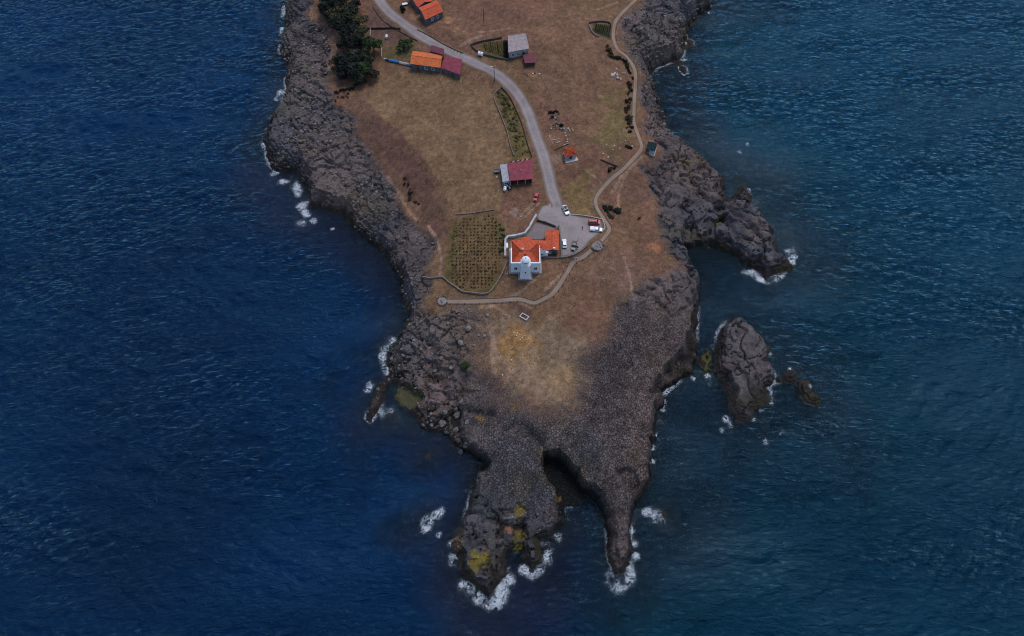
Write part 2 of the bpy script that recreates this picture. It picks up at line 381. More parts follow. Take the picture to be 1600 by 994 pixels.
def water_mat():
    m, nd, lk, bs = new_mat('sea_water')
    nd.remove(bs)
    out = nd['Material Output']
    wc = N(nd, 'ShaderNodeAttribute', attribute_name='Col')
    op = N(nd, 'ShaderNodeAttribute', attribute_name='opac')
    fo = N(nd, 'ShaderNodeAttribute', attribute_name='foam')
    tc = N(nd, 'ShaderNodeTexCoord')
    mp = N(nd, 'ShaderNodeMapping'); mp.inputs['Scale'].default_value = (0.42, 1.0, 1.0)
    lk.new(tc.outputs['Object'], mp.inputs['Vector'])
    n1 = N(nd, 'ShaderNodeTexNoise'); n1.inputs['Scale'].default_value = 0.7; n1.inputs['Detail'].default_value = 5; n1.inputs['Roughness'].default_value = 0.60; n1.inputs['Distortion'].default_value = 0.5
    lk.new(mp.outputs[0], n1.inputs['Vector'])
    b = N(nd, 'ShaderNodeBump'); b.inputs['Strength'].default_value = 1.0; b.inputs['Distance'].default_value = 1.2
    lk.new(n1.outputs['Fac'], b.inputs['Height'])
    n3 = N(nd, 'ShaderNodeTexNoise'); n3.inputs['Scale'].default_value = 0.035; n3.inputs['Detail'].default_value = 3; lk.new(mp.outputs[0], n3.inputs['Vector'])
    m3 = N(nd, 'ShaderNodeMapRange'); m3.inputs[1].default_value = 0.35; m3.inputs[2].default_value = 0.65; m3.inputs[3].default_value = 0.7; m3.inputs[4].default_value = 2.5; lk.new(n3.outputs['Fac'], m3.inputs[0]); lk.new(m3.outputs[0], b.inputs['Distance'])
    dif = N(nd, 'ShaderNodeBsdfDiffuse'); lk.new(wc.outputs['Color'], dif.inputs['Color']); lk.new(b.outputs['Normal'], dif.inputs['Normal'])
    tr = N(nd, 'ShaderNodeBsdfTransparent'); tr.inputs['Color'].default_value = (0.62, 0.80, 0.86, 1)
    body = N(nd, 'ShaderNodeMixShader'); lk.new(op.outputs['Fac'], body.inputs[0]); lk.new(tr.outputs[0], body.inputs[1]); lk.new(dif.outputs[0], body.inputs[2])
    gl = N(nd, 'ShaderNodeBsdfGlossy'); gl.inputs['Roughness'].default_value = 0.10; gl.inputs['Color'].default_value = (0.30, 0.58, 0.80, 1); lk.new(b.outputs['Normal'], gl.inputs['Normal'])
    fr = N(nd, 'ShaderNodeFresnel'); fr.inputs['IOR'].default_value = 1.333; lk.new(b.outputs['Normal'], fr.inputs['Normal'])
    wat = N(nd, 'ShaderNodeMixShader'); lk.new(fr.outputs[0], wat.inputs[0]); lk.new(body.outputs[0], wat.inputs[1]); lk.new(gl.outputs[0], wat.inputs[2])
    # foam: lacy noise cut by the foam attribute
    n2 = N(nd, 'ShaderNodeTexNoise'); n2.inputs['Scale'].default_value = 0.9; n2.inputs['Detail'].default_value = 6; n2.inputs['Roughness'].default_value = 0.6; n2.inputs['Distortion'].default_value = 1.2
    lk.new(tc.outputs['Object'], n2.inputs['Vector'])
    q1 = N(nd, 'ShaderNodeMath', operation='SUBTRACT'); lk.new(n2.outputs['Fac'], q1.inputs[0]); q1.inputs[1].default_value = 0.5
    q2 = N(nd, 'ShaderNodeMath', operation='ABSOLUTE'); lk.new(q1.outputs[0], q2.inputs[0])
    q3 = N(nd, 'ShaderNodeMath', operation='MULTIPLY_ADD'); lk.new(q2.outputs[0], q3.inputs[0]); q3.inputs[1].default_value = -5.5; q3.inputs[2].default_value = -0.15
    ad = N(nd, 'ShaderNodeMath', operation='MULTIPLY_ADD'); lk.new(fo.outputs['Fac'], ad.inputs[0]); ad.inputs[1].default_value = 0.74; lk.new(q3.outputs[0], ad.inputs[2])
    mr = N(nd, 'ShaderNodeMapRange'); mr.inputs[1].default_value = 0.12; mr.inputs[2].default_value = 0.60
    lk.new(ad.outputs[0], mr.inputs[0])
    pw = N(nd, 'ShaderNodeMath', operation='POWER'); lk.new(fo.outputs['Fac'], pw.inputs[0]); pw.inputs[1].default_value = 1.6
    p2 = N(nd, 'ShaderNodeMath', operation='MULTIPLY_ADD', use_clamp=True); lk.new(pw.outputs[0], p2.inputs[0]); p2.inputs[1].default_value = 0.015; lk.new(mr.outputs[0], p2.inputs[2])
    fd = N(nd, 'ShaderNodeBsdfDiffuse'); fd.inputs['Color'].default_value = (0.48, 0.52, 0.56, 1)
    fin = N(nd, 'ShaderNodeMixShader'); lk.new(p2.outputs[0], fin.inputs[0]); lk.new(wat.outputs[0], fin.inputs[1]); lk.new(fd.outputs[0], fin.inputs[2])
    lk.new(fin.outputs[0], out.inputs['Surface'])
    return m

def track_mat(name, rgb, edge_rgb, ruts=0.12):
    """gravel with ragged earthy edges, ruts along the wheel lines"""
    m, nd, lk, bs = new_mat(name)
    tc = N(nd, 'ShaderNodeTexCoord')
    ed = N(nd, 'ShaderNodeAttribute', attribute_name='edge')
    n1 = N(nd, 'ShaderNodeTexNoise'); n1.inputs['Scale'].default_value = 0.9; n1.inputs['Detail'].default_value = 7; n1.inputs['Roughness'].default_value = 0.7
    lk.new(tc.outputs['Object'], n1.inputs['Vector'])
    n2 = N(nd, 'ShaderNodeTexNoise'); n2.inputs['Scale'].default_value = 0.16; n2.inputs['Detail'].default_value = 4
    lk.new(tc.outputs['Object'], n2.inputs['Vector'])
    ad = N(nd, 'ShaderNodeMath', operation='ADD'); lk.new(n1.outputs['Fac'], ad.inputs[0]); lk.new(n2.outputs['Fac'], ad.inputs[1])
    gr = N(nd, 'ShaderNodeMapRange'); gr.inputs[1].default_value = 0.65; gr.inputs[2].default_value = 1.35; gr.inputs[3].default_value = 0.72; gr.inputs[4].default_value = 1.25
    lk.new(ad.outputs[0], gr.inputs[0])
    rt = N(nd, 'ShaderNodeMath', operation='COMPARE'); rt.inputs[1].default_value = 0.45; rt.inputs[2].default_value = 0.16; lk.new(ed.outputs['Fac'], rt.inputs[0])
    r2 = N(nd, 'ShaderNodeMath', operation='MULTIPLY_ADD'); lk.new(rt.outputs[0], r2.inputs[0]); r2.inputs[1].default_value = ruts; lk.new(gr.outputs[0], r2.inputs[2])
    sc = N(nd, 'ShaderNodeVectorMath', operation='SCALE'); sc.inputs[0].default_value = rgb; lk.new(r2.outputs[0], sc.inputs['Scale'])
    s2 = N(nd, 'ShaderNodeVectorMath', operation='SCALE'); s2.inputs[0].default_value = edge_rgb; lk.new(gr.outputs[0], s2.inputs['Scale'])
    e1 = N(nd, 'ShaderNodeMath', operation='MULTIPLY_ADD'); lk.new(n1.outputs['Fac'], e1.inputs[0]); e1.inputs[1].default_value = 0.9; lk.new(ed.outputs['Fac'], e1.inputs[2])
    er = N(nd, 'ShaderNodeMapRange'); er.inputs[1].default_value = 0.98; er.inputs[2].default_value = 1.35; lk.new(e1.outputs[0], er.inputs[0])
    mx = N(nd, 'ShaderNodeMix', data_type='RGBA'); lk.new(er.outputs[0], mx.inputs[0]); lk.new(sc.outputs[0], mx.inputs[6]); lk.new(s2.outputs[0], mx.inputs[7])
    lk.new(mx.outputs[2], bs.inputs['Base Color'])
    bs.inputs['Roughness'].default_value = 0.95; bs.inputs['Specular IOR Level'].default_value = 0.1
    b = N(nd, 'ShaderNodeBump'); b.inputs['Distance'].default_value = 0.08; lk.new(n1.outputs['Fac'], b.inputs['Height']); lk.new(b.outputs['Normal'], bs.inputs['Normal'])
    return m

def tile_mat(name, rgb, dark, scale=1.0):
    """clay tiles: channel lines down the slope, weathered blotches"""
    m, nd, lk, bs = new_mat(name)
    tc = N(nd, 'ShaderNodeTexCoord')
    n1 = N(nd, 'ShaderNodeTexNoise'); n1.inputs['Scale'].default_value = 0.7; n1.inputs['Detail'].default_value = 8; n1.inputs['Roughness'].default_value = 0.75
    lk.new(tc.outputs['Object'], n1.inputs['Vector'])
    vo = N(nd, 'ShaderNodeTexVoronoi'); vo.inputs['Scale'].default_value = 2.6; lk.new(tc.outputs['Object'], vo.inputs['Vector'])
    sep = N(nd, 'ShaderNodeSeparateColor'); lk.new(vo.outputs['Color'], sep.inputs[0])
    ad = N(nd, 'ShaderNodeMath', operation='MULTIPLY_ADD'); lk.new(sep.outputs[0], ad.inputs[0]); ad.inputs[1].default_value = 0.35; lk.new(n1.outputs['Fac'], ad.inputs[2])
    ramp = N(nd, 'ShaderNodeValToRGB')
    ramp.color_ramp.elements[0].position = 0.40; ramp.color_ramp.elements[0].color = (*[c * 0.75 for c in dark], 1)
    ramp.color_ramp.elements[1].position = 0.85; ramp.color_ramp.elements[1].color = (*[min(1, c * 1.2) for c in rgb], 1)
    e = ramp.color_ramp.elements.new(0.6); e.color = (*rgb, 1)
    lk.new(ad.outputs[0], ramp.inputs['Fac']); lk.new(ramp.outputs['Color'], bs.inputs['Base Color'])
    bs.inputs['Roughness'].default_value = 0.85; bs.inputs['Specular IOR Level'].default_value = 0.15
    b = N(nd, 'ShaderNodeBump'); b.inputs['Distance'].default_value = 0.06; lk.new(ad.outputs[0], b.inputs['Height']); lk.new(b.outputs['Normal'], bs.inputs['Normal'])
    return m

def leaf_mat(name, rgb, var=0.5):
    m, nd, lk, bs = new_mat(name)
    gi = N(nd, 'ShaderNodeNewGeometry')
    mr = N(nd, 'ShaderNodeMapRange'); mr.inputs[3].default_value = 1 - var; mr.inputs[4].default_value = 1 + var
    lk.new(gi.outputs['Random Per Island'], mr.inputs[0])
    sc = N(nd, 'ShaderNodeVectorMath', operation='SCALE'); sc.inputs[0].default_value = rgb; lk.new(mr.outputs[0], sc.inputs['Scale'])
    lk.new(sc.outputs[0], bs.inputs['Base Color'])
    bs.inputs['Roughness'].default_value = 0.8; bs.inputs['Specular IOR Level'].default_value = 0.15
    return m

ground_mat(); water_mat()
track_mat('gravel_road', (0.25, 0.207, 0.20), (0.15, 0.105, 0.07))
track_mat('dirt_path', (0.25, 0.175, 0.13), (0.13, 0.085, 0.06))
track_mat('paved_lot', (0.185, 0.15, 0.145), (0.15, 0.105, 0.08))
tile_mat('orange_tile', (0.47, 0.090, 0.042), (0.34, 0.062, 0.034))
tile_mat('old_tile', (0.53, 0.135, 0.045), (0.26, 0.085, 0.05))
plain('maroon_sheet', (0.20, 0.018, 0.042), 0.55, 0.3, 0.8)
plain('dull_maroon', (0.13, 0.022, 0.038), 0.6, 0.25, 1.5)
plain('white_paint', (0.70, 0.73, 0.77), 0.65, 0.10, 1.0)
plain('grey_plaster', (0.27, 0.27, 0.28), 0.85, 0.2, 0.9)
plain('dark_plaster', (0.085, 0.09, 0.105), 0.85, 0.3, 1.0)
plain('concrete', (0.30, 0.275, 0.275), 0.9, 0.22, 0.8, bump=0.03)
plain('pale_concrete', (0.42, 0.41, 0.42), 0.9, 0.2, 0.7, bump=0.03)
plain('old_roof', (0.29, 0.24, 0.235), 0.9, 0.22, 0.8, bump=0.03)
plain('grey_sheet', (0.33, 0.32, 0.34), 0.6, 0.2, 1.4)
plain('blue_grey', (0.17, 0.24, 0.30), 0.6, 0.2, 1.5)
plain('teal_roof', (0.012, 0.030, 0.035), 0.9, 0.3, 1.0, spec=0.1)
plain('wood', (0.16, 0.10, 0.06), 0.9, 0.3, 2.0)
plain('dark_wood', (0.05, 0.035, 0.028), 0.9, 0.3, 2.0)
plain('pale_wood', (0.46, 0.40, 0.33), 0.85, 0.25, 2.0)
plain('stone_wall', (0.17, 0.14, 0.125), 0.95, 0.4, 2.2, bump=0.1, bscale=4)
plain('dark_stone', (0.075, 0.062, 0.058), 0.95, 0.4, 2.2, bump=0.1, bscale=4)
plain('pale_stone', (0.36, 0.32, 0.29), 0.95, 0.25, 2.2, bump=0.05, bscale=4)
plain('rock', (0.13, 0.112, 0.108), 0.95, 0.4, 1.6, bump=0.1, bscale=5)
plain('rock_pale', (0.20, 0.175, 0.165), 0.95, 0.35, 1.6, bump=0.1, bscale=5)
plain('rock_dark', (0.055, 0.05, 0.052), 0.95, 0.4, 1.6, bump=0.1, bscale=5)
plain('wall_stone', (0.19, 0.155, 0.135), 0.95, 0.35, 2.2, bump=0.08, bscale=4)
plain('paving', (0.20, 0.17, 0.16), 0.95, 0.3, 1.5, bump=0.05, bscale=3)
plain('white_rock', (0.46, 0.43, 0.41), 0.9, 0.15, 2.0)
plain('white_plastic', (0.78, 0.78, 0.77), 0.5, 0.08, 2.0)
plain('blue_tarp', (0.015, 0.16, 0.42), 0.5, 0.3, 2.0)
plain('tyre', (0.018, 0.018, 0.019), 0.9, 0.1, 3.0)
plain('rim', (0.35, 0.35, 0.36), 0.4, 0.1, 3.0, metal=0.7)
plain('car_white', (0.80, 0.80, 0.80), 0.25, 0.02, 1.0, spec=0.5)
plain('car_red', (0.42, 0.012, 0.032), 0.25, 0.05, 1.0, spec=0.5)
plain('car_dark', (0.022, 0.027, 0.035), 0.25, 0.1, 1.0, spec=0.5)
plain('black_trim', (0.02, 0.02, 0.022), 0.6, 0.1, 2.0)
plain('lamp_clear', (0.7, 0.7, 0.68), 0.2, 0.02, 2.0)
plain('lamp_red', (0.35, 0.015, 0.015), 0.3, 0.02, 2.0)
plain('skin', (0.45, 0.27, 0.2), 0.6, 0.05, 4.0)
plain('cloth_white', (0.72, 0.70, 0.70), 0.9, 0.05, 4.0)
plain('cloth_dark', (0.035, 0.035, 0.045), 0.9, 0.1, 4.0)
plain('hair', (0.02, 0.015, 0.012), 0.7, 0.1, 4.0)
plain('bark', (0.06, 0.045, 0.035), 0.95, 0.3, 3.0)
glass('glass_dark'); glass('lantern_glass', (0.05, 0.06, 0.07))
leaf_mat('leaf_dark', (0.012, 0.016, 0.013), .7); leaf_mat('leaf_mid', (0.024, 0.028, 0.017), .7); leaf_mat('leaf_olive', (0.055, 0.048, 0.022), .6)
leaf_mat('leaf_green', (0.030, 0.048, 0.017)); leaf_mat('leaf_vine', (0.095, 0.062, 0.036), 0.5); leaf_mat('leaf_weed', (0.13, 0.11, 0.04), 0.5); leaf_mat('leaf_brown', (0.058, 0.040, 0.025), 0.5)

# ------------------------------------------------------------------ object helpers
def tag(o, label=None, cat=None, group=None, kind=None):
    if label: o['label'] = label
    if cat: o['category'] = cat
    if group: o['group'] = group
    if kind: o['kind'] = kind
    return o

def thing(name, label, cat, loc=(0, 0, 0), rz=0.0, group=None):
    o = bpy.data.objects.new(name, None)
    o.empty_display_size = 0.3
    col.objects.link(o)
    o.location = loc; o.rotation_euler = (0, 0, rz)
    return tag(o, label, cat, group)

class MB:
    """collects geometry; build() links it as one mesh object"""
    def __init__(s): s.v = []; s.f = []
    def add(s, vs, fs):
        n = len(s.v); s.v += [tuple(p) for p in vs]; s.f += [tuple(i + n for i in f) for f in fs]; return s
    def box(s, c, size, rz=0.0, taper=1.0):
        hx, hy, hz = size[0] / 2, size[1] / 2, size[2] / 2
        ca, sa = math.cos(rz), math.sin(rz)
        vs = []
        for z, k in ((-hz, 1.0), (hz, taper)):
            for x, y in ((-hx, -hy), (hx, -hy), (hx, hy), (-hx, hy)):
                x *= k; y *= k
                vs.append((c[0] + x * ca - y * sa, c[1] + x * sa + y * ca, c[2] + z))
        return s.add(vs, [(3, 2, 1, 0), (4, 5, 6, 7), (0, 1, 5, 4), (1, 2, 6, 5), (2, 3, 7, 6), (3, 0, 4, 7)])
    def prism(s, poly, z0, z1):
        """poly: xy list counter-clockwise; z0/z1 numbers or lists"""
        n = len(poly)
        a = z0 if isinstance(z0, (list, tuple)) else [z0] * n
        b = z1 if isinstance(z1, (list, tuple)) else [z1] * n
        vs = [(p[0], p[1], a[i]) for i, p in enumerate(poly)] + [(p[0], p[1], b[i]) for i, p in enumerate(poly)]
        fs = [tuple(range(n - 1, -1, -1)), tuple(range(n, 2 * n))] + [(i, (i + 1) % n, n + (i + 1) % n, n + i) for i in range(n)]
        return s.add(vs, fs)
    def rings(s, rings, cap=True):
        n = len(rings[0]); m = len(rings)
        vs = [p for r in rings for p in r]
        fs = []
        for k in range(m - 1):
            for i in range(n):
                fs.append((k * n + i, k * n + (i + 1) % n, (k + 1) * n + (i + 1) % n, (k + 1) * n + i))
        if cap: fs += [tuple(range(n - 1, -1, -1)), tuple((m - 1) * n + i for i in range(n))]
        return s.add(vs, fs)
    def lathe(s, c, prof, seg=16, rot=0.0):
        return s.rings([[(c[0] + r * math.cos(rot + 2 * math.pi * i / seg), c[1] + r * math.sin(rot + 2 * math.pi * i / seg), c[2] + z) for i in range(seg)] for r, z in prof])
    def tube(s, a, b, r0, r1=None, seg=8):
        a = Vector(a); b = Vector(b); d = b - a
        if d.length < 1e-6: return s
        q = d.to_track_quat('Z', 'Y')
        r1 = r0 if r1 is None else r1
        rr = []
        for p, r in ((a, r0), (b, r1)):
            rr.append([tuple(p + q @ Vector((r * math.cos(2 * math.pi * i / seg), r * math.sin(2 * math.pi * i / seg), 0))) for i in range(seg)])
        return s.rings(rr)
    def mesh(s, name, mat, origin=(0, 0, 0), smooth=False):
        me = bpy.data.meshes.new(name)
        me.from_pydata([(p[0] - origin[0], p[1] - origin[1], p[2] - origin[2]) for p in s.v], [], s.f)
        me.materials.append(MATS[mat])
        if smooth: me.polygons.foreach_set('use_smooth', [True] * len(me.polygons))
        me.update()
        return me
    def build(s, name, mat, parent=None, world=True, smooth=False, bevel=0.0):
        """world=True: vertices are world coordinates, the parent's are taken off"""
        org = (0, 0, 0)
        if world:
            if parent is not None:
                p = parent; org = Vector((0, 0, 0))
                while p is not None:
                    org = org + Vector(p.location); p = p.parent
            else:
                xs = np.array(s.v); org = (float(xs[:, 0].mean()), float(xs[:, 1].mean()), float(xs[:, 2].min()))
        me = s.mesh(name, mat, org, smooth)
        o = bpy.data.objects.new(name, me)
        col.objects.link(o)
        if parent is not None: o.parent = parent
        elif world: o.location = org
        if bevel:
            b = o.modifiers.new('bevel', 'BEVEL'); b.width = bevel; b.segments = 2; b.limit_method = 'ANGLE'
        return o

def link_copy(src, loc, rz=0.0, scale=None, label=None, group=None):
    c = src.copy(); col.objects.link(c)
    c.location = loc; c.rotation_euler = (0, 0, rz)
    if scale is not None: c.scale = scale
    if label: c['label'] = label
    if group: c['group'] = group
    for ch in src.children:
        k = ch.copy(); col.objects.link(k); k.parent = c
    return c

# ------------------------------------------------------------------ the headland
STEP = 0.5
GX0, GX1, GY0, GY1 = -150.0, 150.0, 16.0, 400.0
gx = np.arange(GX0, GX1 + 1e-6, STEP); gy = np.arange(GY0, GY1 + 1e-6, STEP)
GXX, GYY = np.meshgrid(gx, gy)
HGT, ROCK, DSH, CELL = land_height(GXX, GYY, COAST)

def flatten(P, z, soft=1.5):
    """level a building pad or a lot"""
    global HGT
    s = local(poly_sd, GXX, GYY, P, 6)
    m = sstep(-soft, 0.3, s)
    HGT = HGT * (1 - m) + z * m
    return m

def smooth_along(P, width):
    """take the fine bumps off under roads and paths"""
    global HGT
    q = line_d(GXX, GYY, P)
    m = 1 - sstep(width, width + 2.0, q)
    k = 9
    H = HGT.copy()
    for ax in (0, 1):
        c = np.cumsum(np.concatenate([np.repeat(np.take(H, [0], ax), k // 2 + 1, ax), H, np.repeat(np.take(H, [-1], ax), k // 2, ax)], ax), ax)
        H = (np.take(c, range(k, c.shape[ax]), ax) - np.take(c, range(0, c.shape[ax] - k), ax)) / k
    HGT = HGT * (1 - m) + H * m

def gz(x, y):
    fx = min(max((x - GX0) / STEP, 0), len(gx) - 1.001); fy = min(max((y - GY0) / STEP, 0), len(gy) - 1.001)
    i = int(fx); j = int(fy); a = fx - i; b = fy - j
    return (HGT[j, i] * (1 - a) + HGT[j, i + 1] * a) * (1 - b) + (HGT[j + 1, i] * (1 - a) + HGT[j + 1, i + 1] * a) * b

def G(px, py):
    """ground point seen at a photo pixel"""
    z = 12.0
    for _ in range(14):
        x, y = unproj(px, py, z)
        z = 0.4 * z + 0.6 * gz(x, y)
    x, y = unproj(px, py, z)
    return Vector((x, y, gz(x, y)))

def resample(P, step):
    """Catmull-Rom through the points, evenly spaced"""
    P = [np.array(p, float) for p in P]
    Q = [2 * P[0] - P[1]] + P + [2 * P[-1] - P[-2]]
    out = []
    for i in range(1, len(Q) - 2):
        p0, p1, p2, p3 = Q[i - 1], Q[i], Q[i + 1], Q[i + 2]
        n = max(2, int(np.linalg.norm((p2 - p1)[:2]) / step))
        for k in range(n):
            t = k / n
            out.append(0.5 * (2 * p1 + (p2 - p0) * t + (2 * p0 - 5 * p1 + 4 * p2 - p3) * t * t + (3 * p1 - p0 - 3 * p2 + p3) * t ** 3))
    out.append(P[-1])
    return np.array(out)

ROAD_PX = [(560, -60), (577, -25), (592, 0), (611, 22), (641, 44), (671, 64), (702, 80), (736, 96), (770, 112), (795, 131), (814, 155), (825, 178), (833, 200), (841, 222), (850, 248), (856, 271), (862, 297), (867, 312), (871, 324)]
PATH_E_PX = [(1030, -45), (1010, -15), (992, 1), (971, 21), (960.5, 37), (958.5, 60), (966, 78), (980, 90), (991, 107), (993, 131), (990.5, 171), (990.5, 190), (996, 208), (1002, 232), (982, 256), (951.5, 284), (932.5, 307), (932, 323), (942, 340), (952, 357), (946, 369), (939, 377)]
PATH_S_PX = [(924, 391), (911, 402), (897, 409), (883, 431), (865, 457), (850, 467), (835, 473.5), (822, 470), (809, 467.5), (781, 469.5), (740, 471), (699, 471)]
LOT_PX = [(846, 322), (838, 338), (842, 347), (858, 352), (873, 357), (877, 402), (892, 399), (906, 394), (917, 384), (922, 376), (936, 366), (943, 358), (940, 346), (930, 342), (905, 338), (893, 333), (886, 322), (876, 314)]
road_w = [Vector(G(*p)) for p in ROAD_PX]
path_e_w = [Vector(G(*p)) for p in PATH_E_PX]
path_s_w = [Vector(G(*p)) for p in PATH_S_PX]
ROADW = np.array([p[:2] for p in road_w]); PEW = np.array([p[:2] for p in path_e_w]); PSW = np.array([p[:2] for p in path_s_w])
smooth_along(ROADW, 5.0); smooth_along(PEW, 2.5); smooth_along(PSW, 2.5)
LOTW = pts(LOT_PX, 14.2)
LHPAD = pts([(786, 366), (838, 340), (877, 352), (878, 404), (852, 432), (838, 442), (806, 442), (790, 432)], 14.0)
flatten(LHPAD, 14.0, 2.5)
flatten(LOTW, 14.15, 2.5)

# ---- ground colour (albedo of soils, rock and lichens; some shade painted into the rock)
def mixc(C, rgb, m):
    m = np.clip(m, 0, 1)[..., None]
    return C * (1 - m) + np.array(rgb) * m

def zone(px, z=13.0, soft=2.0, wob=1.5, X=None, Y=None):
    P = pts(px, z)
    X = GXX if X is None else X; Y = GYY if Y is None else Y
    s = local(poly_sd, X, Y, P, 15)
    return sstep(-soft, soft, np.where(s > -900, s + fbm(X, Y, 5, 3, 101) * wob, s))

def blob(px, py, r, z=12.0, wob=0.35):
    x, y = unproj(px, py, z); r = r / 4.2
    q = np.hypot(GXX - x, GYY - y)
    return 1 - sstep(0.55, 1.15, q / r + fbm(GXX, GYY, r * 0.7, 3, int(px)) * wob)

def rock_colour(X, Y, h, d):
    a = fbm(X, Y, 26, 3, 111); b = fbm(X, Y, 3.0, 4, 113); c = fbm(X, Y, 9, 3, 117)
    C = np.ones(X.shape + (3,)) * np.array((0.108, 0.092, 0.092))
    C = mixc(C, (0.135, 0.105, 0.098), sstep(0.1, 0.6, a))
    C = mixc(C, (0.080, 0.080, 0.090), sstep(0.1, 0.6, -a))
    C = C * (1 + 0.38 * b[..., None]) * (1 + 0.15 * c[..., None])
    C = mixc(C, (0.125, 0.10, 0.05), 0.35 * sstep(0.35, 0.8, fbm(X, Y, 14, 4, 119)))
    # black tide zone, wet rock, brown weed; black carried higher to paint cliff shade
    wet_shade = 1 - sstep(1.0, 4.6, h + b * 1.0)
    C = mixc(C, (0.018, 0.016, 0.015), wet_shade * 0.92)
    C = mixc(C, (0.042, 0.036, 0.018), wet_shade * sstep(0.1, 0.7, c) * 0.6)
    # sea bed
    C = mixc(C, (0.050, 0.034, 0.036), sstep(0.0, 1.2, -h))
    return np.clip(C, 0.004, 1)

soil_n = fbm(GXX, GYY, 30, 4, 131); soil_f = fbm(GXX, GYY, 1.6, 3, 133); soil_m = fbm(GXX, GYY, 6, 4, 137)
SC = np.ones(GXX.shape + (3,)) * np.array((0.150, 0.090, 0.061))
SC = mixc(SC, (0.150, 0.120, 0.058), sstep(0.0, 0.7, soil_n) * 0.3)
SC = mixc(SC, (0.135, 0.080, 0.060), sstep(0.0, 0.7, -soil_n) * 0.4)
FIELD_NW = [(590, 108), (640, 112), (720, 122), (762, 134), (776, 160), (790, 200), (800, 245), (782, 262), (786, 290), (782, 326), (712, 334), (695, 300), (660, 240), (625, 200), (590, 175), (570, 150)]
SC = mixc(SC, (0.165, 0.105, 0.066), zone([(850, 20), (950, 20), (955, 60), (975, 110), (985, 180), (960, 230), (880, 180), (850, 130), (840, 60)], 16, 6, 5) * 0.6)
SC = mixc(SC, (0.135, 0.118, 0.048), zone([(940, 140), (980, 130), (985, 200), (960, 235), (925, 215), (940, 180)], 15, 5, 6) * 0.7)
SC = mixc(SC, (0.150, 0.118, 0.050), zone([(872, 290), (925, 262), (930, 330), (895, 333), (876, 312)], 15, 3, 3) * 0.8)
SC = mixc(SC, (0.082, 0.050, 0.044), zone([(570, 160), (610, 185), (640, 215), (668, 255), (695, 310), (706, 340), (690, 380), (670, 370), (640, 300), (600, 240), (560, 200)], 12, 3, 4) * 0.65)
SC = mixc(SC, (0.170, 0.118, 0.068), zone(FIELD_NW, 14, 0.8, 0.8) * 0.9)
SC = mixc(SC, (0.122, 0.088, 0.044), zone([(713, 335), (773, 330), (786, 345), (790, 385), (787, 405), (776, 440), (762, 457), (735, 455), (715, 448), (698, 432), (700, 395), (704, 360)], 13.5, 1, 1))
SC = mixc(SC, (0.085, 0.085, 0.026), np.maximum(zone([(705, 336), (718, 336), (712, 380), (700, 425), (698, 395)], 13.5, 1.5, 2), zone([(778, 345), (786, 345), (790, 390), (782, 395), (778, 372)], 13.5, 1, 1)) * 0.8)
SC = mixc(SC, (0.085, 0.075, 0.026), zone([(700, 430), (718, 445), (735, 450), (762, 450), (774, 435), (776, 442), (762, 458), (735, 457), (715, 450)], 13.5, 1, 1) * 0.8)
SC = mixc(SC, (0.095, 0.085, 0.032), zone([(775, 142), (783, 137), (800, 160), (812, 185), (822, 215), (831, 243), (804, 246), (795, 210), (786, 180), (776, 158)], 15, 1, 1))
SC = mixc(SC, (0.085, 0.055, 0.045), zone([(795, 474), (812, 472), (834, 482), (831, 500), (822, 506), (812, 498), (797, 488)], 13, 1, 1) * 0.9)
SC = mixc(SC, (0.075, 0.075, 0.022), zone([(752, 68), (790, 62), (795, 88), (770, 90), (756, 82)], 17, 1, 1) * 0.9)
SC = mixc(SC, (0.03, 0.045, 0.018), zone([(930, 35), (955, 38), (954, 58), (940, 54), (924, 46)], 16, 1, 1) * 0.9)
SC = mixc(SC, (0.07, 0.075, 0.03), zone([(600, 78), (650, 60), (645, 92), (604, 92)], 15, 2, 2) * 0.7)
SC = mixc(SC, (0.09, 0.06, 0.055), zone([(570, 10), (585, 5), (640, 55), (600, 70), (575, 60)], 15, 2, 2) * 0.8)
SC = mixc(SC, (0.215, 0.168, 0.115), zone([(772, 505), (800, 500), (850, 505), (900, 520), (925, 535), (905, 590), (893, 625), (850, 630), (800, 615), (775, 590), (765, 550)], 12, 5, 5) * 0.75)
# pale and orange scars of bare earth
for px, py, r, rgb, k in ((812, 528, 34, (0.29, 0.17, 0.065), .85), (800, 545, 22, (0.24, 0.155, 0.07), .7), (840, 560, 24, (0.19, 0.15, 0.095), .6), (880, 585, 26, (0.215, 0.155, 0.08), .6), (870, 540, 40, (0.17, 0.135, 0.095), .5),
                          (1024, 385, 12, (0.30, 0.145, 0.08), .8), (703, 45, 14, (0.28, 0.17, 0.09), .8), (712, 60, 12, (0.26, 0.16, 0.09), .6), (650, 35, 10, (0.21, 0.14, 0.09), .6), (835, 130, 16, (0.21, 0.135, 0.085), .7),
                          (868, 255, 14, (0.22, 0.16, 0.13), .8), (862, 225, 14, (0.20, 0.12, 0.09), .7), (803, 335, 8, (0.20, 0.155, 0.13), .8), (998, 494, 7, (0.23, 0.10, 0.05), .7), (930, 300, 12, (0.19, 0.14, 0.09), .5),
                          (960, 420, 60, (0.155, 0.098, 0.075), .6), (990, 440, 34, (0.145, 0.10, 0.085), .5), (1000, 300, 26, (0.145, 0.088, 0.072), .6), (722, 60, 16, (0.22, 0.14, 0.085), .5), (760, 515, 20, (0.125, 0.078, 0.062), .6)):
    SC = mixc(SC, rgb, blob(px, py, r) * k)
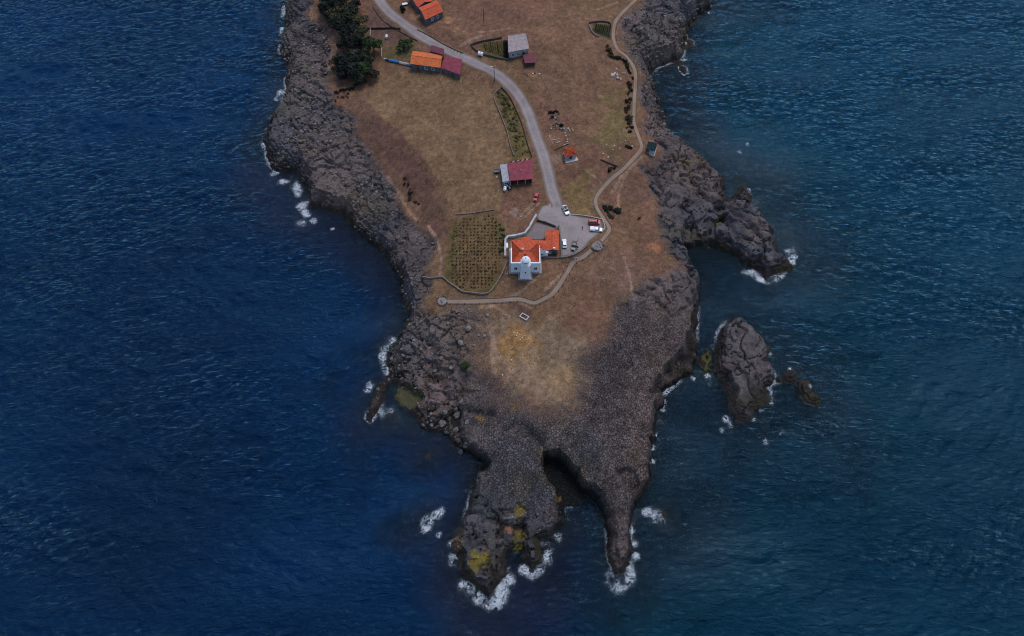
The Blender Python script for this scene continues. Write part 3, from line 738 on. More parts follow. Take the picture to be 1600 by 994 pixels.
# trodden trails
TRAILS = [([(766, 505), (770, 530), (768, 550), (775, 580)], .9), ([(758, 490), (766, 512), (775, 545), (790, 565), (812, 585)], .7), ([(836, 316), (822, 330), (810, 342)], .5), ([(842, 320), (828, 332), (818, 342)], .5),
          ([(483, 0), (482, 20), (486, 32), (500, 40), (512, 55), (516, 72), (513, 92), (515, 110)], .8), ([(686, 482), (720, 479), (745, 477), (765, 475), (780, 480), (795, 492)], .7), ([(700, 478), (730, 490), (748, 502), (756, 512)], .8),
          ([(955, 300), (966, 285), (974, 268)], .6), ([(1003, 245), (985, 262), (972, 285), (966, 310), (970, 330)], .6), ([(600, 262), (612, 278), (625, 298), (640, 325), (648, 332)], .6), ([(668, 345), (680, 365), (688, 395), (686, 425)], .5),
          ([(748, 60), (780, 58), (800, 57)], .5), ([(720, 82), (735, 72), (752, 66)], .8), ([(990, 478), (985, 430), (975, 400)], .4), ([(830, 480), (812, 470), (800, 462)], .5), ([(852, 455), (870, 436), (880, 425)], .5),
          ([(948, 372), (941, 380)], 1.0), ([(805, 460), (825, 448), (845, 430)], .5), ([(930, 20), (945, 14), (968, 2)], .5), ([(915, 270), (940, 290), (925, 320)], .4)]
for P, w in TRAILS:
    W2 = pts(P, 13.0)
    q = -local(lambda a, b, p: -line_d(a, b, p), GXX, GYY, resample(W2, 1.0), 6)
    SC = mixc(SC, (0.25, 0.185, 0.135), (1 - sstep(w * 0.6, w * 1.4, q + fbm(GXX, GYY, 2.5, 2, 141) * 0.3)) * 0.75)
SC = SC * (1 + 0.2 * fbm(GXX * 0.4 + GYY * 0.9, GYY * 0.4 - GXX * 0.9, 0.9, 2, 139)[..., None]) * (1 + 0.24 * soil_f[..., None]) * (1 + 0.16 * soil_m[..., None])
RC = rock_colour(GXX, GYY, HGT, DSH)
# rock tints seen from the air, with the gash shadow painted in
RC = mixc(RC, RC.mean() * 0 + np.array((0.165, 0.142, 0.135)), zone([(470, 60), (512, 90), (516, 150), (550, 195), (600, 250), (600, 300), (540, 280), (480, 240), (450, 190), (455, 130)], 8, 8, 8) * 0.45)
RC = mixc(RC, (0.185, 0.155, 0.138), zone([(630, 490), (680, 478), (760, 500), (755, 545), (700, 545), (640, 530)], 8, 6, 6) * 0.5)
RC = mixc(RC, (0.15, 0.118, 0.105), zone([(800, 610), (880, 630), (900, 680), (870, 700), (815, 660), (780, 650)], 9, 8, 8) * 0.5)
RC = mixc(RC, (0.052, 0.062, 0.060), zone([(740, 760), (790, 770), (800, 800), (790, 812), (735, 805)], 5, 4, 5) * 0.55)
RC = mixc(RC, (0.013, 0.018, 0.020), zone([(846, 706), (878, 706), (905, 735), (938, 778), (930, 795), (868, 796), (856, 755)], 1.5, 1.5, 1.5) * 0.92 * (1 - sstep(3.5, 5.5, HGT)))  # gash floor: dark water and shadow painted into the rock colour
RC = mixc(RC, (0.080, 0.082, 0.042), zone([(616, 608), (626, 602), (645, 611), (660, 619), (664, 628), (654, 636), (640, 640), (624, 630)], 0.3, 1.2, 1.5) * 0.95)
RC = mixc(RC, (0.09, 0.085, 0.035), zone([(1119, 346), (1128, 338), (1134, 342), (1128, 352), (1120, 360), (1113, 356)], 2, 1, 1) * 0.8)
RC = mixc(RC, (0.12, 0.118, 0.10), zone([(996, 20), (1030, 15), (1050, 60), (1030, 95), (1000, 70)], 12, 5, 6) * 0.4)
for px, py, r, rgb in ((748, 872, 12, (0.20, 0.155, 0.022)), (742, 882, 9, (0.15, 0.115, 0.025)), (809, 852, 6, (0.19, 0.16, 0.02)), (813, 792, 8, (0.20, 0.15, 0.03)), (811, 800, 6, (0.19, 0.145, 0.03)), (812, 832, 8, (0.13, 0.105, 0.03)), (806, 838, 6, (0.12, 0.1, .03)),
                      (872, 773, 7, (0.22, 0.145, 0.045)), (794, 823, 6, (0.28, 0.15, 0.10)), (752, 653, 7, (0.26, 0.165, 0.07)), (797, 806, 8, (0.20, 0.19, 0.19)), (714, 845, 8, (0.16, 0.105, 0.06)), (490, 245, 5, (0.2, 0.12, 0.04)), (476, 222, 5, (0.18, .12, .04)),
                      (805, 640, 9, (0.16, 0.12, 0.05)), (1070, 258, 12, (0.14, 0.115, 0.06)), (1080, 275, 8, (0.13, 0.115, 0.06)), (790, 600, 9, (0.19, 0.135, 0.06))):
    RC = mixc(RC, rgb, blob(px, py, r, 6, 0.6) * 0.85)
RC = mixc(RC, (0.175, 0.125, 0.095), zone([(690, 480), (765, 490), (760, 560), (735, 590), (700, 560), (690, 520)], 9, 6, 8) * 0.6)
SC = SC * np.array((1.06, 0.91, 0.83)); RC = RC * np.array((0.97, 0.905, 0.88))
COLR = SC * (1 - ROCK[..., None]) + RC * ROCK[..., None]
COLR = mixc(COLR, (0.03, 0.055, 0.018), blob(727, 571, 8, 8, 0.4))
wetland = 1 - sstep(0.3, 1.6, HGT)
COLR = COLR * (1 - wetland[..., None]) + RC * wetland[..., None]

def grid_object(name, mat, XX, YY, ZZ, attrs, keep=None, flat=None):
    ny, nx = XX.shape
    idx = np.arange(ny * nx).reshape(ny, nx)
    q = np.stack([idx[:-1, :-1], idx[:-1, 1:], idx[1:, 1:], idx[1:, :-1]], -1).reshape(-1, 4)
    if keep is not None:
        kf = keep.reshape(-1)
        q = q[kf[q].any(1)]
        used = np.zeros(ny * nx, bool); used[q.reshape(-1)] = True
        remap = np.cumsum(used) - 1
        q = remap[q]
    else:
        used = np.ones(ny * nx, bool)
    v = np.stack([XX.reshape(-1), YY.reshape(-1), ZZ.reshape(-1)], -1)[used]
    me = bpy.data.meshes.new(name)
    me.vertices.add(len(v)); me.vertices.foreach_set('co', v.astype(np.float32).reshape(-1))
    me.loops.add(len(q) * 4); me.loops.foreach_set('vertex_index', q.astype(np.int32).reshape(-1))
    me.polygons.add(len(q)); me.polygons.foreach_set('loop_start', np.arange(0, len(q) * 4, 4, dtype=np.int32))
    me.update(calc_edges=True)
    sm = np.ones(len(q), bool)
    if flat is not None: sm = flat.reshape(-1)[used][q].mean(1) < 0.5
    me.polygons.foreach_set('use_smooth', sm)
    for k, a in attrs.items():
        if a.ndim == 3:
            at = me.attributes.new(k, 'FLOAT_COLOR', 'POINT')
            c = np.concatenate([a.reshape(-1, 3)[used], np.ones((len(v), 1))], 1)
            at.data.foreach_set('color', c.astype(np.float32).reshape(-1))
        else:
            at = me.attributes.new(k, 'FLOAT', 'POINT')
            at.data.foreach_set('value', a.reshape(-1)[used].astype(np.float32))
    me.materials.append(MATS[mat])
    o = bpy.data.objects.new(name, me); col.objects.link(o)
    return o

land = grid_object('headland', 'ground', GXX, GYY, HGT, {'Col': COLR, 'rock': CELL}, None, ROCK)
tag(land, kind='structure')

# land going on inland, past the frame
far = MB()
xs = [-1200, -400, -150, -60, 0, 60, 150, 400, 1200]
rows = [(399.5, 14.5), (700, 40), (1400, 90), (3000, 160)]
vv = []
for ry, rz_ in rows:
    for x in xs:
        inside = 1 if abs(x) < 100 or ry > 600 else 0
        z = rz_ if inside else -3
        if ry < 400: z = min(z, gz(x, 399.5) - 0.2) if abs(x) <= 150 else -3
        vv.append((x, ry, z))
n = len(xs)
far.add(vv, [(r * n + i, r * n + i + 1, (r + 1) * n + i + 1, (r + 1) * n + i) for r in range(len(rows) - 1) for i in range(n - 1)])
tag(far.build('inland_hills', 'wood', None), kind='structure')

# ------------------------------------------------------------------ islets and sea rocks
ISL = {'main': (7.0, 3.2, 'large dark rock islet standing in the sea east of the headland', 'islet'),
       'mossy': (2.6, 2.0, 'small olive-green mossy rock between the headland and the large islet', 'rock'),
       'reef_a': (2.2, 2.0, 'small round reef rock just east of the large islet', 'rock'),
       'reef_b': (2.4, 1.8, 'long narrow reef rock with foam at its tip, easternmost rock in the sea', 'rock'),
       'nub_h': (1.3, 1.6, 'small low rock between the large islet and the round reef rock', 'rock'),
       'nub_a': (1.6, 2.2, 'long dark rock off the small point north-east of the field', 'rock'),
       'nub_b': (1.2, 1.8, 'dark rock in a ring of foam below the north-east cliff', 'rock'),
       'nub_c': (0.9, 1.5, 'lone small dark rock in the calm grey water by the shelter', 'rock'),
       'nub_d': (0.7, 1.6, 'tiny reddish rock breaking the water in the western bay', 'rock'),
       'nub_e': (0.7, 1.6, 'tiny dark rock at the end of the foamy western reef', 'rock'),
       'nub_f': (0.8, 1.6, 'low rock in the foam west of the southern headland', 'rock'),
       'nub_g': (0.6, 1.6, 'low rock in the foam east of the narrow southern spit', 'rock')}
for k, (hh, ww, lab, cat) in ISL.items():
    P = ISLETS[k]
    st = 0.4 if k == 'main' else 0.3
    ax = np.arange(P[:, 0].min() - 5, P[:, 0].max() + 5, st); ay = np.arange(P[:, 1].min() - 5, P[:, 1].max() + 5, st)
    AX, AY = np.meshgrid(ax, ay)
    hI, _, dI, rI = land_height(AX, AY, P, (hh, ww))
    if k == 'main':       # long back falling to a low southern toe and a slope on the west
        cy0, cy1 = P[:, 1].min(), P[:, 1].max()
        fy = (AY - cy0) / (cy1 - cy0)
        hI = np.where(dI > 0, hI * (0.38 + 0.62 * sstep(0.16, 0.4, fy)) * (0.55 + 0.45 * sstep(0.0, 6.0, AX - P[:, 0].min() - 2)), hI)
        x, y = unproj(1158, 560, 5)
    cI = rock_colour(AX, AY, hI, dI)
    if k == 'mossy': cI = mixc(cI, (0.085, 0.08, 0.028), sstep(0.3, 1.0, hI) * 0.8)
    o = grid_object('rock_islet' if k == 'main' else 'sea_rock', 'ground', AX, AY, hI, {'Col': cI, 'rock': rI}, hI > -2.0, np.ones(AX.shape))
    org = (float(P[:, 0].mean()), float(P[:, 1].mean()), 0.0)
    o.data.transform(Matrix.Translation((-org[0], -org[1], 0))); o.location = org
    tag(o, lab, cat)

# ------------------------------------------------------------------ the sea
def sea():
    L, n = 614.4, 768
    rng = np.random.default_rng(5)
    k1 = np.fft.fftfreq(n, L / n) * 2 * np.pi
    KX, KY = np.meshgrid(k1, k1)
    K = np.hypot(KX, KY); K[0, 0] = 1e-6
    th = np.arctan2(KY, KX)
    wd = R(96)                                    # direction the waves run
    def spec(kp, spread, amp, seed):
        S = K ** -4 * np.exp(-1.25 * (kp / K) ** 2) * np.abs(np.cos((th - wd))) ** spread * np.exp(-(K * 0.28) ** 2)
        S[0, 0] = 0
        ph = rng.normal(size=K.shape) + 1j * rng.normal(size=K.shape)
        F = np.sqrt(S) * ph
        h = np.fft.ifft2(F).real
        F2 = np.fft.fft2(h); s = amp / h.std()
        dx = np.fft.ifft2(-1j * KX / K * F2).real * s; dy = np.fft.ifft2(-1j * KY / K * F2).real * s
        return h * s, dx, dy
    h1, dx1, dy1 = spec(2 * np.pi / 18.0, 6, 0.23, 1)
    h2, dx2, dy2 = spec(2 * np.pi / 4.5, 4, 0.15, 2)
    h = h1 + h2; dx = (dx1 + dx2); dy = (dy1 + dy2)
    x0, y0 = -L / 2, -40.0
    ax = x0 + np.arange(n) * L / n; ay = y0 + np.arange(600) * L / n
    XX, YY = np.meshgrid(ax, ay)
    # crests bend round the headland
    ys = YY - 0.00055 * XX ** 2
    fx = (XX - x0) / (L / n); fy = (ys - y0) / (L / n)
    def samp(A):
        i = np.floor(fx).astype(int); j = np.floor(fy).astype(int); a = fx - i; b = fy - j
        i0 = i % n; i1 = (i + 1) % n; j0 = j % n; j1 = (j + 1) % n
        return (A[j0, i0] * (1 - a) + A[j0, i1] * a) * (1 - b) + (A[j1, i0] * (1 - a) + A[j1, i1] * a) * b
    Z = samp(h); DX = samp(dx); DY = samp(dy)
    d = poly_sd(XX, YY, COAST)
    for P in ISLETS.values():
        d = np.maximum(d, local(poly_sd, XX, YY, P, 60))
    off = np.maximum(-d, 0)                      # metres off shore
    shelter = sstep(8, 35, XX) * sstep(130, 160, YY) * (1 - sstep(215, 260, YY)) * (1 - sstep(20, 55, off))
    amp = (0.45 + 0.55 * sstep(0, 26, off)) * (1 - 0.4 * shelter)
    ez = np.minimum(np.minimum(XX - ax[0], ax[-1] - XX), np.minimum(YY - ay[0], ay[-1] - YY))
    amp = amp * sstep(0, 25, ez)
    east = sstep(10, 60, XX) * sstep(110, 190, YY)
    depth = off * (0.30 - 0.17 * east) * np.maximum(0.4, 1 + 0.8 * fbm(XX, YY, 13, 3, 201)) + fbm(XX, YY, 6, 3, 203) * 0.4 * sstep(1, 6, off)
    # a shallow shelf of weed and stone patches off the western shore
    depth = np.clip(depth, 0.02, 30)
    opac = 1 - np.exp(-depth * 0.34)
    opac = np.clip(opac + 0.12, 0, 1) * (0.35 + 0.65 * sstep(0.0, 0.6, depth))
    # colour of the water body
    tz = fbm(XX, YY, 60, 3, 211)
    C = np.ones(XX.shape + (3,)) * np.array((0.0002, 0.0125, 0.044))
    C = mixc(C, (0.0004, 0.0235, 0.043), sstep(10, 90, XX) * 0.8)
    C = mixc(C, (0.001, 0.025, 0.038), (1 - sstep(10, 60, off)) * sstep(0, 40, XX) * 0.8)
    C = mixc(C, (0.026, 0.027, 0.040), (1 - sstep(2, 30, off + tz * 14)) * (0.35 + 0.5 * sstep(190, 225, YY)) * sstep(20, 60, XX))
    C = mixc(C, (0.020, 0.015, 0.030), (1 - sstep(1, 24, off + tz * 12)) * 0.6 * (1 - sstep(10, 40, XX)))
    C = C * (1 + 0.25 * tz[..., None])
    # foam
    FO = [(445,10,5),(443,25,5),(440,45,4),(438,55,3),(440,145,8),(433,155,5),(418,205,5),(412,215,4),(414,230,5),(420,255,6),(430,270,8),(440,285,8),(455,285,6),(462,292,8),(470,305,8),(475,315,8),(470,325,8),(480,335,6),(470,350,8),(490,345,6),(520,358,3),(610,535,9),(600,545,8),(598,555,6),(600,570,5),(603,582,5),(578,600,6),(574,610,5),(605,642,8),(595,650,6),(583,655,4),(668,713,3),(678,810,8),(688,800,7),(686,835,3),(665,825,6),(705,850,5),(708,870,5),(710,880,6),(725,915,7),(735,920,7),(748,935,7),(765,945,9),(780,935,9),(785,920,8),(795,905,8),(793,890,5),(780,945,5),(818,890,6),(830,898,6),(845,893,6),(855,880,7),(858,865,6),(850,848,6),(845,842,4),(872,838,5),(880,850,3),(955,905,7),(960,915,8),(975,910,10),(985,900,8),(985,885,6),(993,870,5),(992,850,4),(988,830,3),(1010,798,6),(1020,800,7),(1030,805,7),(1035,815,5),(1025,815,4),(1020,720,4),(1018,700,5),(1022,680,4),(1030,660,4),(1034,640,4),(1036,620,3),(1045,610,3),(1083,592,3),(1105,590,5),(1108,598,4),(1135,655,5),(1140,665,5),(1130,672,5),(1137,675,5),(1178,655,4),(1190,642,4),(1205,630,4),(1207,620,4),(1223,677,4),(1196,690,4),(1250,605,4),(1255,618,4),(1260,628,5),(1270,635,4),(1265,605,3),(1235,577,3),(1203,552,4),(1165,425,5),(1175,425,6),(1185,435,6),(1200,440,7),(1212,435,6),(1225,425,6),(1236,410,6),(1243,400,5),(1240,390,5),(1232,392,5),(1235,402,6),(1170,298,3),(1175,312,4),(1179,318,4),(1168,226,4),(1155,238,4),(1108,20,3),(1077,66,4),(1060,97,3),(1072,92,3)]
    foam = np.zeros(XX.shape)
    prev = None
    for px, py, r in FO:
        x, y = unproj(px, py, 0)
        a = (x, y)
        if prev is not None and math.hypot(px - prev[2], py - prev[3]) < 17: a = prev[:2]
        prev = (x, y, px, py)
        m = (XX > min(a[0], x) - 6) & (XX < max(a[0], x) + 6) & (YY > min(a[1], y) - 6) & (YY < max(a[1], y) + 6)
        q = line_d(XX[m], YY[m], np.array([a, (x, y + 1e-4)])) / (0.2 + r / 4.8)
        foam[m] = np.maximum(foam[m], np.exp(-(q * 0.8) ** 2) + 0.25 * np.exp(-(q * 0.35) ** 2))
    foam = np.clip(foam, 0, 1) * np.clip(0.95 + 0.6 * fbm(XX, YY, 3.4, 3, 231), 0.3, 1.2)
    foam = np.maximum(foam, 0.92 * (1 - sstep(0.0, 2.0, np.abs(d + 0.5))) * sstep(-0.3, 0.4, fbm(XX, YY, 18, 3, 221)) * (1 - 0.8 * shelter))
    X2 = XX + DX * amp * 0.9; Y2 = YY + DY * amp * 0.9; Z2 = Z * amp
    o = grid_object('sea', 'sea_water', X2, Y2, Z2, {'Col': C, 'opac': opac, 'foam': foam}, d < 4.0)
    tag(o, kind='structure')
    # open water out to the horizon
    B = 30000.0
    xa, xb, ya, yb = ax[0], ax[-1], ay[0], ay[-1]
    vs_ = [(-B, -B, 0), (B, -B, 0), (B, B, 0), (-B, B, 0), (xa, ya, 0), (xb, ya, 0), (xb, yb, 0), (xa, yb, 0)]
    me = bpy.data.meshes.new('open_sea')
    me.from_pydata(vs_, [], [(0, 1, 5, 4), (1, 2, 6, 5), (2, 3, 7, 6), (3, 0, 4, 7)])
    for k, v in (('Col', (0.002, 0.02, 0.062)), ('opac', 1.0), ('foam', 0.0)):
        if k == 'Col':
            at = me.attributes.new(k, 'FLOAT_COLOR', 'POINT'); at.data.foreach_set('color', np.tile(np.array(v + (1.0,), np.float32), 8))
        else:
            at = me.attributes.new(k, 'FLOAT', 'POINT'); at.data.foreach_set('value', np.full(8, v, np.float32))
    me.materials.append(MATS['sea_water'])
    oo = bpy.data.objects.new('open_sea', me); col.objects.link(oo); tag(oo, kind='structure')
sea()
# ------------------------------------------------------------------ road, paths, parking lot
def ribbon(name, P, width, mat, lift, step=0.6, segs=10, wob=0.0, seed=1):
    C = resample([(p[0], p[1]) for p in P], step)
    T = np.gradient(C, axis=0); T /= np.linalg.norm(T, axis=1)[:, None] + 1e-9
    Nn = np.stack([-T[:, 1], T[:, 0]], 1)
    us = np.linspace(-1, 1, segs + 1)
    s = np.arange(len(C)) * step
    wl = width / 2 * (1 + wob * fbm(s, s * 0 + seed, 7, 3, seed)); wr = width / 2 * (1 + wob * fbm(s, s * 0 + seed, 7, 3, seed + 5))
    XX = np.zeros((len(C), segs + 1)); YY = XX.copy(); ZZ = XX.copy(); EE = XX.copy()
    for k, u in enumerate(us):
        w = wl if u > 0 else wr
        XX[:, k] = C[:, 0] + Nn[:, 0] * u * w; YY[:, k] = C[:, 1] + Nn[:, 1] * u * w
        EE[:, k] = abs(u)
    for i in range(XX.shape[0]):
        for k in range(segs + 1):
            ZZ[i, k] = gz(XX[i, k], YY[i, k]) + lift * (1.0 if abs(us[k]) < 0.99 else 0.4)
    o = grid_object(name, mat, XX[:, ::-1], YY[:, ::-1], ZZ[:, ::-1], {'edge': EE[:, ::-1]})
    tag(o, kind='structure')
    return C

def sheet(name, P, mat, lift, step=0.6, soft=1.2):
    """ground sheet inside polygon P (world xy)"""
    ax = np.arange(P[:, 0].min() - 1, P[:, 0].max() + 1, step); ay = np.arange(P[:, 1].min() - 1, P[:, 1].max() + 1, step)
    XX, YY = np.meshgrid(ax, ay)
    s = poly_sd(XX, YY, P)
    ZZ = np.array([[gz(XX[j, i], YY[j, i]) + lift for i in range(XX.shape[1])] for j in range(XX.shape[0])])
    o = grid_object(name, mat, XX, YY, ZZ, {'edge': np.where(line_d(XX, YY, ROADW) < 2.7, 0.3, 1 - np.clip(s / soft, 0, 1) * 0.7)}, s > 0.1)
    return tag(o, kind='structure')

ribbon('road', road_w, 6.0, 'gravel_road', 0.07, wob=0.12, seed=3)
sheet('parking_lot', LOTW, 'gravel_road', 0.05)
ribbon('coast_path', path_e_w, 1.95, 'dirt_path', 0.06, wob=0.12, seed=13)
ribbon('lighthouse_path', path_s_w, 1.95, 'dirt_path', 0.06, wob=0.12, seed=23)

# ------------------------------------------------------------------ walls, fences, kerbs
def wall(name, px, w, h, mat, label, cat='wall', group=None, step=1.0, top_mat=None, world_pts=None, smoothp=True):
    P = [tuple(G(*p)[:2]) for p in px] if world_pts is None else world_pts
    C = resample(P, step) if smoothp else np.array([np.array(P[i]) * (1 - t) + np.array(P[i + 1]) * t for i in range(len(P) - 1) for t in np.linspace(0, 1, max(2, int(np.hypot(P[i + 1][0] - P[i][0], P[i + 1][1] - P[i][1]) / step)), endpoint=False)] + [np.array(P[-1])])
    T = np.gradient(C, axis=0); T /= np.linalg.norm(T, axis=1)[:, None] + 1e-9
    mb = MB(); rr = []
    rnd = random.Random(len(C))
    for i in range(len(C)):
        x, y = C[i]; nx, ny = -T[i, 1], T[i, 0]
        z = gz(x, y); hh = h * (1 + rnd.uniform(-.12, .12)); ww = w * (1 + rnd.uniform(-.12, .12)) / 2
        rr.append([(x - nx * ww, y - ny * ww, z - 0.5), (x + nx * ww, y + ny * ww, z - 0.5), (x + nx * ww * .9, y + ny * ww * .9, z + hh), (x - nx * ww * .9, y - ny * ww * .9, z + hh)])
    mb.rings(rr)
    o = mb.build(name, mat, None)
    return tag(o, label, cat, group)

def offset_line(P, off):
    C = resample([(p[0], p[1]) for p in P], 1.0)
    T = np.gradient(C, axis=0); T /= np.linalg.norm(T, axis=1)[:, None] + 1e-9
    return [(c[0] - t[1] * off, c[1] + t[0] * off) for c, t in zip(C, T)]

wall('stone_wall', [(660, 434), (675, 435), (692, 434), (700, 441), (712, 449), (722, 456), (735, 458), (752, 460), (764, 458), (772, 449), (778, 440), (786, 425), (793, 408)], 0.42, 0.8, 'wall_stone', 'low stone wall curving round the south end of the vine plot')
wall('stone_wall', [(712, 336), (735, 334), (755, 331), (773, 328)], 0.3, 0.45, 'stone_wall', 'low brown stone wall along the north edge of the vine plot')
wall('concrete_wall', [(789.5, 402), (789.5, 390), (789.8, 376), (794, 371.5), (808, 369.5), (820, 366), (827, 357), (833, 346), (838, 337)], 0.8, 1.2, 'pale_concrete', 'thick pale concrete wall bending round the north-west of the lighthouse yard', smoothp=False)
wall('yard_wall', [(839, 345), (855, 350), (868, 355)], 0.4, 1.0, 'dark_stone', 'thin dark wall closing the north side of the lighthouse yard', smoothp=False)
wall('gate_pillar_wall', [(873, 353), (876, 372), (877, 402)], 0.5, 0.7, 'stone_wall', 'low brown wall between the annex and the parked white hatchback', smoothp=False)
wall('yard_wall', [(849, 403.5), (862, 403.5), (877, 403.3), (890, 401), (901, 397), (910, 391), (918, 384)], 0.4, 0.8, 'stone_wall', 'low curved wall along the south side of the parking lot')
wall('lot_wall', [(893, 336), (906, 337), (920, 339), (932, 341.5), (941, 344), (944, 352), (945, 357), (940, 363)], 0.35, 0.55, 'pale_stone', 'thin pale wall round the north-east corner of the parking lot')
wall('plot_wall', [(735, 72), (748, 67), (768, 63), (784, 60)], 0.4, 0.9, 'dark_stone', 'dark wall along the north side of the wedge garden by the grey house')
wall('plot_wall', [(737, 74), (750, 84), (768, 89), (786, 93), (800, 94)], 0.4, 0.9, 'dark_stone', 'dark wall along the road side of the wedge garden by the grey house')
wall('plot_fence', [(783, 137), (796, 152), (806, 172), (816, 196), (823, 222), (831, 246)], 0.18, 0.7, 'dark_wood', 'dark fence along the road side of the weedy strip garden')
wall('plot_fence', [(782, 139), (773, 147), (772, 155), (779, 172), (787, 192), (793, 208), (797, 226), (803, 244)], 0.35, 0.7, 'stone_wall', 'brown wall along the field side of the weedy strip garden')
wall('plot_wall', [(920, 37), (930, 35), (944, 35), (954, 38), (955, 50), (953, 58)], 0.45, 0.8, 'dark_stone', 'dark wall round the north and east of the small green garden by the coast path')
wall('plot_wall', [(920, 40), (924, 49), (930, 56), (936, 58)], 0.45, 0.7, 'stone_wall', 'brown wall at the west corner of the small green garden by the coast path')
wall('yard_fence', [(571, 46), (583, 46), (600, 46), (614, 45), (626, 47)], 0.22, 1.0, 'dark_wood', 'dark fence running from the grove to the road', smoothp=False)
wall('yard_fence', [(579, 45), (578.5, 57)], 0.2, 0.9, 'pale_wood', 'short pale fence beside the grove near the road fence', smoothp=False)
wall('yard_fence', [(597, 76), (596, 90)], 0.2, 0.9, 'pale_wood', 'short pale fence at the west end of the farmhouse garden', smoothp=False)
wall('path_edging', None, 0.12, 0.16, 'wood', 'wooden edging along the seaward side of the northern coast path', 'edging', world_pts=offset_line(path_e_w[6:14], 1.08))
wall('path_edging', None, 0.12, 0.18, 'wood', 'wooden edging on the seaward side of the path from shelter to car park', 'edging', world_pts=offset_line(path_e_w[13:22], 1.08))
wall('path_edging', None, 0.16, 0.25, 'stone_wall', 'brown edging on the landward side of the path from shelter to car park', 'edging', world_pts=offset_line(path_e_w[14:20], -1.08))
wall('path_edging', None, 0.14, 0.18, 'stone_wall', 'brown stone edging on the seaward side of the path below the lighthouse', 'edging', world_pts=offset_line(path_s_w, 1.08))
wall('path_edging', None, 0.16, 0.25, 'stone_wall', 'brown edging on the lighthouse side of the path below the lighthouse', 'edging', world_pts=offset_line(path_s_w[2:], -1.08))
wall('field_fence', [(652, 47), (670, 56), (690, 68), (710, 78), (724, 84)], 0.12, 0.5, 'wood', 'thin brown fence along the north-east side of the upper road')
wall('field_fence', [(582, 10), (596, 30), (612, 42), (636, 56), (652, 64)], 0.14, 0.5, 'wood', 'thin brown fence along the south-west side of the upper road')
wall('field_fence', [(848, 124), (856, 140), (862, 152), (864, 160)], 0.15, 0.25, 'stone_wall', 'thin brown stone line in the field north of the rubble heap')

# small posts on the path edges
pm = MB(); pm.lathe((0, 0, -0.3), [(0.11, 0), (0.11, 1.15), (0.09, 1.2)], 7)
post0 = None
def posts(line, every, label, group):
    global post0
    C = [line[0]]
    for q in resample(line, .4):
        if math.hypot(q[0] - C[-1][0], q[1] - C[-1][1]) >= every: C.append(q)
    for p in C:
        z = gz(p[0], p[1])
        if post0 is None:
            post0 = pm.build('path_post', 'dark_wood', None, world=False)
            post0.location = (p[0], p[1], z); tag(post0, label, 'post', group)
        else:
            link_copy(post0, (p[0], p[1], z), 0, None, label, group)
posts(offset_line(path_s_w, 1.25), 2.6, 'short dark seaward post of the path below the lighthouse', 'posts of the lighthouse path')
posts(offset_line(path_e_w[3:10], 1.25), 3.0, 'short dark seaward post of the northern coast path', 'posts of the northern path')
posts(offset_line(path_s_w[2:7], -1.25), 2.6, 'short dark landward post of the path below the lighthouse', 'posts of the landward path edge')
posts([tuple(G(*p)[:2]) for p in [(700, 76), (712, 81), (724, 86)]], 1.6, 'short dark post of the roadside row opposite the farmhouse', 'posts along the road')

# ------------------------------------------------------------------ buildings
def eaves(px4, h, gpx=None):
    """four eave corners (pixels, NW NE SE SW) at h metres above the ground below"""
    cx = sum(p[0] for p in px4) / 4; cy = sum(p[1] for p in px4) / 4
    g = G(*(gpx or (cx, cy + 10)))[2]
    return [Vector((*unproj(p[0], p[1], g + h), g + h)) for p in px4], g

def quad_courses(mb, a, b, c, d, course=0.36, lip=0.05, thick=0.05):
    """roof plane a-b on top, d-c at the eave; lapped courses"""
    L = ((a - d).length + (b - c).length) / 2
    n = max(2, int(L / course))
    nrm = (b - a).cross(d - a).normalized()
    if nrm.z < 0: nrm = -nrm
    for k in range(n):
        t0, t1 = k / n, (k + 1) / n
        p0 = a.lerp(d, t0); p1 = b.lerp(c, t0); p2 = b.lerp(c, t1 + 0.01); p3 = a.lerp(d, t1 + 0.01)
        v = [p0 + nrm * thick, p1 + nrm * thick, p2 + nrm * (thick + lip), p3 + nrm * (thick + lip), p2, p3, p0, p1]
        mb.add([tuple(x) for x in v], [(3, 2, 1, 0), (5, 4, 2, 3), (6, 7, 4, 5), (0, 6, 5, 3), (1, 2, 4, 7)])

def opening(parent, a, b, u, w, z0, h, frame_mat='white_paint', pane_mat='glass_dark', name='window', out=0.05, panes=2):
    """window or door on the wall from a to b (xy), u along it, sill height z0"""
    a = Vector((a[0], a[1], 0)); b = Vector((b[0], b[1], 0))
    t = (b - a).normalized(); nr = Vector((t.y, -t.x, 0))
    c = a.lerp(b, u) + nr * out
    rz = math.atan2(t.y, t.x)
    f = MB()
    f.box((c.x - t.x * (w / 2 + .05), c.y - t.y * (w / 2 + .05), z0 + h / 2), (0.1, 0.14, h), rz); f.box((c.x + t.x * (w / 2 + .05), c.y + t.y * (w / 2 + .05), z0 + h / 2), (0.1, 0.14, h), rz)
    f.box((c.x, c.y, z0 + h + 0.05), (w + 0.2, 0.14, 0.1), rz); f.box((c.x, c.y, z0 - 0.06), (w + 0.3, 0.22, 0.12), rz)
    if name == 'window' and panes > 1: f.box((c.x, c.y, z0 + h / 2), (0.06, 0.12, h), rz)
    fr = f.build(name, frame_mat, parent)
    p = MB(); p.box((c.x - nr.x * .03, c.y - nr.y * .03, z0 + h / 2), (w, 0.05, h), rz)
    p.build('pane' if name == 'window' else 'door_panel', pane_mat, fr)
    return fr

def inset(E, d):
    c = sum(E, Vector((0, 0, 0))) / 4
    out = []
    for i in range(4):
        p = E[i]; q = E[(i + 1) % 4]; r = E[(i - 1) % 4]
        out.append(p + (q - p).normalized() * d + (r - p).normalized() * d)
    return out

